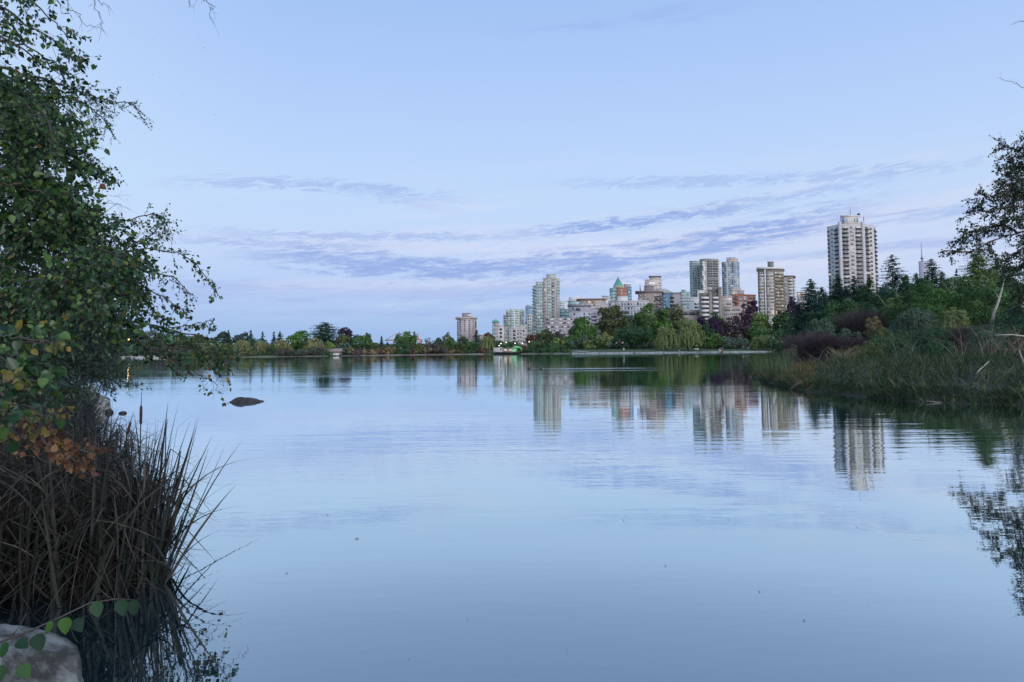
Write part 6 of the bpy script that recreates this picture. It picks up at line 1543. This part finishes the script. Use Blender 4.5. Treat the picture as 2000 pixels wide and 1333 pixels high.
# the long low limb over the water
br([(-60, 560), (60, 590), (140, 600), (210, 630), (260, 655), (310, 672), (380, 685), (425, 698)], 7.4, 26, .046, lp=.036, r0=.022, r1=.003, tl=(.15, .34), dn=.55, fy=.12, fb=.02, start=.35)
br([(400, 690), (440, 702), (478, 725), (492, 738)], 7.4, 3, .03, 0, .006, .002, (.05, .1), .2, .4, 0)
br([(210, 625), (270, 630), (330, 645), (380, 655), (420, 668), (438, 682)], 7.2, 30, .046, lp=.032, r0=.012, tl=(.12, .3), dn=.55, fy=.15, fb=.03)
br([(300, 640), (350, 640), (390, 632), (412, 625)], 7.3, 14, .045, lp=.035, r0=.006, tl=(.08, .18), dn=.4, fy=.08)
br([(310, 672), (345, 700), (380, 730), (415, 742), (428, 765)], 7.5, 10, .05, lp=.05, r0=.006, tl=(.08, .18), dn=.6, fy=.15, fb=.1)
br([(250, 650), (285, 680), (330, 700), (350, 715)], 7.3, 14, .042, lp=.04, r0=.006, tl=(.1, .2), dn=.5)
br([(380, 690), (415, 700), (440, 715)], 7.4, 10, .05, lp=.05, r0=.005, tl=(.08, .2), dn=.5, fy=.3)
# inside of the crown: limbs at many depths so that the mass is dense
rg = np.random.default_rng(77)
def inpoly(x, y, poly):
    c = False; j = len(poly) - 1
    for i in range(len(poly)):
        if (poly[i][1] > y) != (poly[j][1] > y) and x < (poly[j][0] - poly[i][0]) * (y - poly[i][1]) / (poly[j][1] - poly[i][1]) + poly[i][0]: c = not c
        j = i
    return c
REG = [([(-60, 110), (60, 125), (110, 165), (125, 230), (110, 300), (150, 350), (110, 400), (-60, 400)], 46, .048),
       ([(-60, 390), (140, 400), (200, 440), (260, 470), (280, 540), (300, 600), (240, 640), (-60, 660)], 92, .046),
       ([(-60, 0), (20, 20), (70, 60), (70, 110), (-60, 130)], 3, .045)]
for poly, n, ll in REG:
    k = 0
    while k < n:
        x, y = rg.uniform(-60, 320), rg.uniform(0, 680)
        if not inpoly(x, y, poly): continue
        k += 1; D = rg.uniform(4.6, 7.6); a_ = rg.uniform(-.5, .9); L_ = rg.uniform(50, 100)
        x1, y1 = x + L_ * math.cos(a_), y + L_ * math.sin(a_) * .7
        if not inpoly(x1, y1, poly): x1, y1 = x, y; x -= L_ * .8; y -= 10
        br([(x, y), ((x + x1) / 2, (y + y1) / 2 - 6), (x1, y1)], D, 12, ll * rg.choice([.6, .85, 1.0, 1.3]), .03, .008, .002, (.1, .28), .4, .9, 2, .02, .004, dd=rg.uniform(-.5, .5))
lf.build(birch, TW, [BG1, BG2, BG3])

# --- willow-like shrub with narrow leaves under the birch
ws_o = np.array([hx(20, 7.2), 7.2, gz1(hx(20, 7.2), 7.2) - .1])
wsh = tag(empty('shrub', ws_o), 'narrow leaved shrub spreading over the left shore under the birch', 'shrub')
lf2 = Leafy(21)
POL = [(-60, 560), (60, 540), (150, 570), (215, 620), (250, 690), (248, 730), (215, 745), (190, 770), (120, 790), (40, 790), (-60, 790)]
k = 0
while k < 150:
    x, y = rg.uniform(-60, 255), rg.uniform(540, 790)
    if not inpoly(x, y, POL): continue
    k += 1; D = rg.uniform(5.8, 8.2); sx_, sy_ = rg.uniform(-40, 120), 800 + rg.uniform(-30, 30)
    a_ = rg.uniform(-.6, .5); p0 = (x - 55 * math.cos(a_), y - 40 * math.sin(a_) + 14); p2 = (x, y)
    lf2.branch([np.array(at(*p0, D)) - ws_o, np.array(at((p0[0] + p2[0]) / 2, (p0[1] + p2[1]) / 2 - 8, D)) - ws_o, np.array(at(*p2, D)) - ws_o], .005, .0015, 11, (.1, .26), .02, .045, .75, .25, 0, 2, .0, .01, None, True, .8)
for k in range(14):
    x, y = rg.uniform(-20, 200), rg.uniform(560, 700)
    lf2.branch([(rg.uniform(-.3, .3), rg.uniform(-.3, .3), 0), (np.array(at(x - 30, y + 80, 7)) - ws_o), np.array(at(x, y, 7)) - ws_o], .014, .003, 6, (.1, .3), .03, .05, .7, .2, 0, 1)
lf2.build(wsh, TW, [BG4], wr=.30)

# --- low birch sprays with yellow and brown leaves, close to the camera
def spray(o_px, label, brs, mats, seed, ll=.045, wr=.8, name='birch_sapling', cat='sapling'):
    o_ = np.array(at(*o_px)); o_[2] = gz1(o_[0], o_[1]) - .05
    t_ = tag(empty(name, o_), label, cat); l_ = Leafy(seed)
    for pts, D, m, tw, lp, tl in brs:
        l_.branch([np.array(at(x, y, D)) - o_ for x, y in pts], .006, .002, tw, tl, lp, ll, .8, .35, m, 1, .1, .008, None)
    l_.branch([(0, 0, 0), tuple(np.array(at(*brs[0][0][0], brs[0][1])) - o_)], .012, .006, 0, (.05, .1), 0, ll)
    l_.build(t_, TW, mats, wr=wr, hi=True); return t_
spray((-120, 1000, 3.6), 'birch sapling at the left edge with green and yellow round leaves', [
    ([(-60, 640), (10, 660), (60, 670), (110, 665)], 3.6, 0, 12, .03, (.08, .16)), ([(-60, 700), (10, 690), (60, 700), (100, 715)], 3.4, 0, 14, .028, (.08, .16)),
    ([(-60, 730), (0, 735), (50, 740), (95, 750)], 3.2, 0, 10, .035, (.08, .14)), ([(-60, 760), (0, 770), (40, 790), (90, 790)], 2.9, 0, 9, .045, (.08, .16)), ([(-60, 790), (0, 800), (30, 790)], 2.7, 0, 6, .05, (.08, .14)),
    ([(-60, 680), (20, 710), (60, 740), (90, 760)], 3.5, 1, 7, .045, (.06, .12)), ([(20, 660), (70, 665), (105, 668)], 3.5, 1, 5, .04, (.05, .1)), ([(-60, 740), (0, 745), (30, 740)], 3.1, 1, 5, .04, (.06, .12))],
    [BG1, BG2], 41, .052)
spray((-60, 1050, 3.3), 'dying birch spray of yellow and rusty brown leaves above the left reeds', [
    ([(-60, 760), (20, 790), (50, 820), (85, 845)], 3.2, 1, 11, .03, (.06, .13)), ([(20, 800), (60, 840), (100, 860), (150, 870), (190, 868)], 3.3, 0, 15, .024, (.06, .12)),
    ([(60, 840), (100, 870), (130, 890), (160, 905)], 3.2, 0, 13, .024, (.06, .12)), ([(40, 810), (80, 830), (110, 850), (135, 845)], 3.3, 0, 10, .026, (.06, .12)), ([(60, 800), (95, 815), (110, 808)], 3.1, 1, 5, .035, (.05, .1)),
    ([(-40, 830), (10, 840), (40, 855)], 3.2, 1, 6, .04, (.06, .12))],
    [BG3, BG2], 42, .034)
# foreground twig crossing the bottom left corner
BGN = leaf_mat('twig_leaf', [(0.020, 0.075, 0.025), (0.055, 0.13, 0.030), (0.022, 0.060, 0.038), (0.014, 0.040, 0.024)], .6, .3, .15)
def big_leaf_twig():
    o_ = np.array(at(-140, 1260, 2.0)); t_ = tag(empty('birch_twig', o_), 'slim twig with a few big green leaves in front of the pale stone', 'twig')
    mb = MB(); P = [np.array(at(x, y, 2.0 + i * .04)) - o_ for i, (x, y) in enumerate([(-140, 1300), (-20, 1262), (60, 1232), (120, 1205), (175, 1178), (230, 1170), (262, 1172)])]
    mb.tube(P, np.linspace(.004, .0015, len(P)), 5); mb.tube([np.array(at(25, 1240, 2.03)) - o_, np.array(at(40, 1222, 2.03)) - o_, np.array(at(51, 1198, 2.03)) - o_], [.002, .001, .0008], 4); mb.build('stem', TW, t_)
    acc = []
    for x, y, L_, ax, ay, D in ((186, 1176, .048, .35, -1, 2.1), (236, 1172, .05, .25, -.9, 2.15), (262, 1172, .048, .1, -1, 2.16), (128, 1206, .05, .1, -1, 2.08), (146, 1210, .045, .6, -.8, 2.1),
                                (70, 1240, .05, .5, -1, 2.0), (16, 1256, .045, -.4, -1, 1.98), (34, 1252, .04, 1, -.5, 1.98), (10, 1300, .05, -.3, -.9, 1.95), (40, 1300, .045, .6, -.6, 1.95), (104, 1216, .04, -.5, -.8, 2.06)):
        acc.append((np.array(at(x, y, D)) - o_, (ax, -.15, ay), (.5 * ax, -.75, .55), L_))
    Pq = np.array([q[0] for q in acc]); Lq = np.array([q[3] for q in acc])
    V, F = leaves(Pq, np.array([q[1] for q in acc]), np.array([q[2] for q in acc]), Lq, Lq * .8, .12, hi=True)
    mk('leaves', V, F, BGN, t_)
big_leaf_twig()

# --- reeds standing in the water on the left
RB = leaf_mat('reed_blades', [(0.008, 0.0075, 0.007), (0.014, 0.012, 0.010), (0.008, 0.008, 0.008), (0.020, 0.019, 0.017), (0.007, 0.014, 0.009), (0.013, 0.025, 0.017), (0.058, 0.055, 0.046), (0.010, 0.010, 0.010)], .5, .15, .45)
RL = leaf_mat('dead_reed_blades', [(0.022, 0.020, 0.017), (0.050, 0.043, 0.035), (0.012, 0.012, 0.011), (0.14, 0.12, 0.09), (0.030, 0.026, 0.021), (0.022, 0.034, 0.022)], .6, .15, .35)
def reeds():
    rg = np.random.default_rng(5); n = 5600
    px = rg.uniform(-120, 345, n) ; D = rg.uniform(4.5, 8.2, n)
    x = (px - 1000) / FPX * D
    # right boundary of the clump bulges toward the lake
    rb = np.interp(D, [4.5, 4.8, 5.1, 5.8, 6.5, 7.5, 8.2], [120, 270, 348, 345, 300, 240, 200])
    k = (px < rb - rg.uniform(0, 1, n) ** 2 * 60) & (D > 4.5 + .35 * np.abs(np.sin(px * .05)) + rg.uniform(0, 1, n) ** 2 * .5); x, D, px, rb = x[k], D[k], px[k], rb[k]; n = len(x)
    z = np.maximum(gz(x, D), 0) - .02
    edge = np.clip((px - (rb - 120)) / 120, 0, 1)
    # flat blades: some straight, some with a broken tip, some arching over
    a = rg.uniform(0, 6.28, n); nseg = 10; t = np.linspace(0, 1, nseg + 1)
    d = unit(np.stack([.13 * np.cos(a) + .26 * edge ** 2 * rg.uniform(0, 2, n), .13 * np.sin(a) - .04, np.ones(n)], -1) + .07 * rg.normal(size=(n, 3)))
    Ls = rg.uniform(.62, 1.24, n) * np.where(px < 130, .95, 1.0) * (1 + .12 * np.sin(px * .045))
    kind = rg.uniform(size=n); kk = rg.uniform(.35, .85, n)
    ba = np.where(rg.uniform(size=n) < .3, rg.normal(size=n) * .6, rg.uniform(0, 6.28, n))
    d2 = unit(np.stack([np.cos(ba), np.sin(ba), rg.uniform(-1.4, .5, n)], -1))
    arc = np.where(kind > .82, rg.uniform(.35, .8, n), rg.uniform(.02, .18, n)) * np.where(edge > .3, .7, 1)
    P = np.zeros((n, nseg + 1, 3)); P[:, 0] = np.stack([x, D, z], -1); cur = d.copy()
    for q in range(1, nseg + 1):
        cur = d + np.stack([np.cos(ba), np.sin(ba), -.9 * np.ones(n)], -1) * (arc * 2.4 * t[q] ** 1.5)[:, None]
        broken = (kind < .45) & (t[q] > kk)
        cur = np.where(broken[:, None], d2, unit(cur))
        P[:, q] = P[:, q - 1] + cur * (Ls / nseg)[:, None]
    f = rg.uniform(0, 6.28, n); S_ = np.stack([np.cos(f), np.sin(f), np.zeros(n)], -1)
    wd = rg.uniform(.008, .026, n)[:, None] * np.clip(1 - t ** 3.0, 0.05, 1)[None, :]
    A_ = P - S_[:, None, :] * wd[..., None] / 2; B_ = P + S_[:, None, :] * wd[..., None] / 2
    V = np.stack([A_, B_], 2).reshape(-1, 3); k2 = 2 * (nseg + 1); i = np.arange(n)[:, None] * k2; j = np.arange(nseg)[None, :] * 2
    F = np.stack([i + j, i + j + 1, i + j + 3, i + j + 2], -1).reshape(-1, 4)
    V[:, 2] = np.maximum(V[:, 2], .004)
    tag(mk('reeds', V, F, RB), 'dense dark brown reeds standing in the water at the left', 'reeds', kind='stuff')
    # broken litter low in the clump
    n = 6500; px = rg.uniform(-120, 265, n); D = rg.uniform(4.7, 7.6, n); x = (px - 1000) / FPX * D
    a = rg.uniform(0, 6.28, n); z = rg.uniform(.05, 1.0, n)
    d = unit(np.stack([np.cos(a), np.sin(a), rg.uniform(-.8, .9, n)], -1)); bd = np.stack([.3 * np.cos(a + 1), .3 * np.sin(a + 1), -rg.uniform(.1, .9, n)], -1)
    V, F = ribbons(np.stack([x, D, z], -1), d, rg.uniform(.12, .5, n), rg.uniform(.005, .014, n), bd, 4, rg); V[:, 2] = np.maximum(V[:, 2], .004)
    tag(mk('reed_litter', V, F, RL), 'broken bent reed blades tangled low in the left reeds', 'reeds', kind='stuff')
    # bank vegetation left of and behind the reeds
    n = 5000; D = rg.uniform(8, 24, n); rb = np.interp(D, [8, 12, 20, 24], [205, 190, 185, 150]); px = rb - rg.uniform(0, 1, n) * 330; x = (px - 1000) / FPX * D
    a = rg.uniform(0, 6.28, n); d = unit(np.stack([.25 * np.cos(a), .25 * np.sin(a), np.ones(n)], -1)); bd = np.stack([np.cos(a), np.sin(a), -.7 * np.ones(n)], -1) * rg.uniform(.1, .7, n)[:, None]
    V, F = ribbons(np.stack([x, D, np.maximum(gz(x, D), 0) - .02], -1), d, rg.uniform(.5, 1.2, n), rg.uniform(.012, .03, n), bd, 5, rg)
    tag(mk('shore_sedge', V, F, RB), 'rough sedge along the left shore behind the reeds', 'grass', kind='stuff')
reeds()
M_CAT = flat_mat('cattail_head', (0.028, 0.016, 0.012), .9)
for i, (px, yt, yb, D, lean, lb) in enumerate(((278, 765, 830, 5.1, .0, 'tallest cattail with an upright dark brown head'), (252, 806, 850, 5.3, .25, 'leaning cattail left of the tallest one'), (262, 838, 880, 5.0, -.05, 'cattail head low between the reed blades left of the tallest'), (193, 846, 885, 4.9, .02, 'slim cattail near the rusty leaves'), (327, 818, 845, 5.2, .08, 'short thin cattail right of the tallest one'))):
    x = hx(px, D); t_ = tag(empty('cattail', (x, D, 0)), lb, 'cattail', 'cattails in the left reeds')
    zt = at(px, yt, D).z; zm = at(px, yb, D).z; zs = zt + (zm - zt) * .42
    def lp_(z): return (lean * (z - zm) , 0, z)
    mb = MB(); mb.tube([(-.05, 0, -.05), (0, 0, zm * .5), lp_(zm), lp_(zs)], [.006, .005, .004, .003], 6); mb.tube([lp_(zs), lp_(zt)], [.003, .0015], 5); mb.build('stem', RB, t_)
    if i != 4:
        mb = MB(); q = [lp_(zm + (zs - zm) * f) for f in (0, .06, .5, .94, 1)]; mb.tube(q, [.003, .009, .0105, .009, .003], 9); mb.build('seed_head', M_CAT, t_)
# pale granite boulder in the corner
def boulder():
    p = at(45, 1330, 2.55); rr = np.random.default_rng(12)
    mb = MB(); mb.blob((0, 0, 0), .30, .36, .34, 21, .10, 34, freq=1.5)
    V = np.concatenate(mb.v)
    for nrm, dist in (((.75, -.1, .62), .235), ((-.5, -.3, .8), .27), ((.1, -.8, .6), .27), ((.35, .2, .92), .25), ((.95, -.3, .1), .27)):   # broken faces
        nv = np.array(nrm) / np.linalg.norm(nrm); t = V @ nv - dist; V = V - np.outer(np.clip(t, 0, None) * .88, nv)
    V += rr.normal(size=V.shape) * .0012
    mb.v = [V]
    top = at(62, 1237, 2.75)
    zt = V[:, 2].max(); x_ = hx(25, 2.75)
    tag(mb.build('boulder', M_ROCKL, smooth=True, loc=(x_, 2.75, top.z - zt)), 'large pale granite boulder in the bottom left corner', 'boulder')
boulder()

# midges in the sky over the birch
def midges():
    rg = np.random.default_rng(9); n = 90
    P = np.array([np.array(at(rg.uniform(90, 480) if i % 3 else rg.uniform(100, 260), rg.uniform(10, 440), rg.uniform(5, 9))) for i in range(n)])
    V, F = cards(P, unit(rg.normal(size=(n, 3))), .0045, .5, rg=rg)
    V2, F2 = cards(P, unit(rg.normal(size=(n, 3))), .0045, .6, rg=rg)
    tag(mk('midges', np.concatenate([V, V2]), np.concatenate([F, F2 + len(V)]), M_DARKM), 'swarm of tiny midges in the sky beside the birch', 'midges', kind='stuff')
midges()

# specks floating on the calm water
M_FL = flat_mat('floating_leaf', (.05, .045, .03), .7)
for i, (x_, y_) in enumerate(((697, 1052), (913, 1210), (799, 1287), (1108, 1270), (1570, 1212), (1483, 1156), (1673, 1030), (1422, 1015), (988, 955), (640, 1006), (1218, 1017), (1697, 1182), (748, 935), (560, 1120), (1300, 1105))):
    p = onwater(x_, y_, .003); s_ = .008 * (1 if i else 3.2)
    V, F = cards(np.zeros((1, 3)), np.array([[.02, 0, 1.0]]), s_, .5, np.array([[1.0, .3, 0]]), np.random.default_rng(i))
    V[1::2, 2] += .004
    tag(mk('floating_leaf', V, F, M_FL, loc=p), 'tiny dark leaf floating on the open calm water', 'leaf', 'floating leaves')
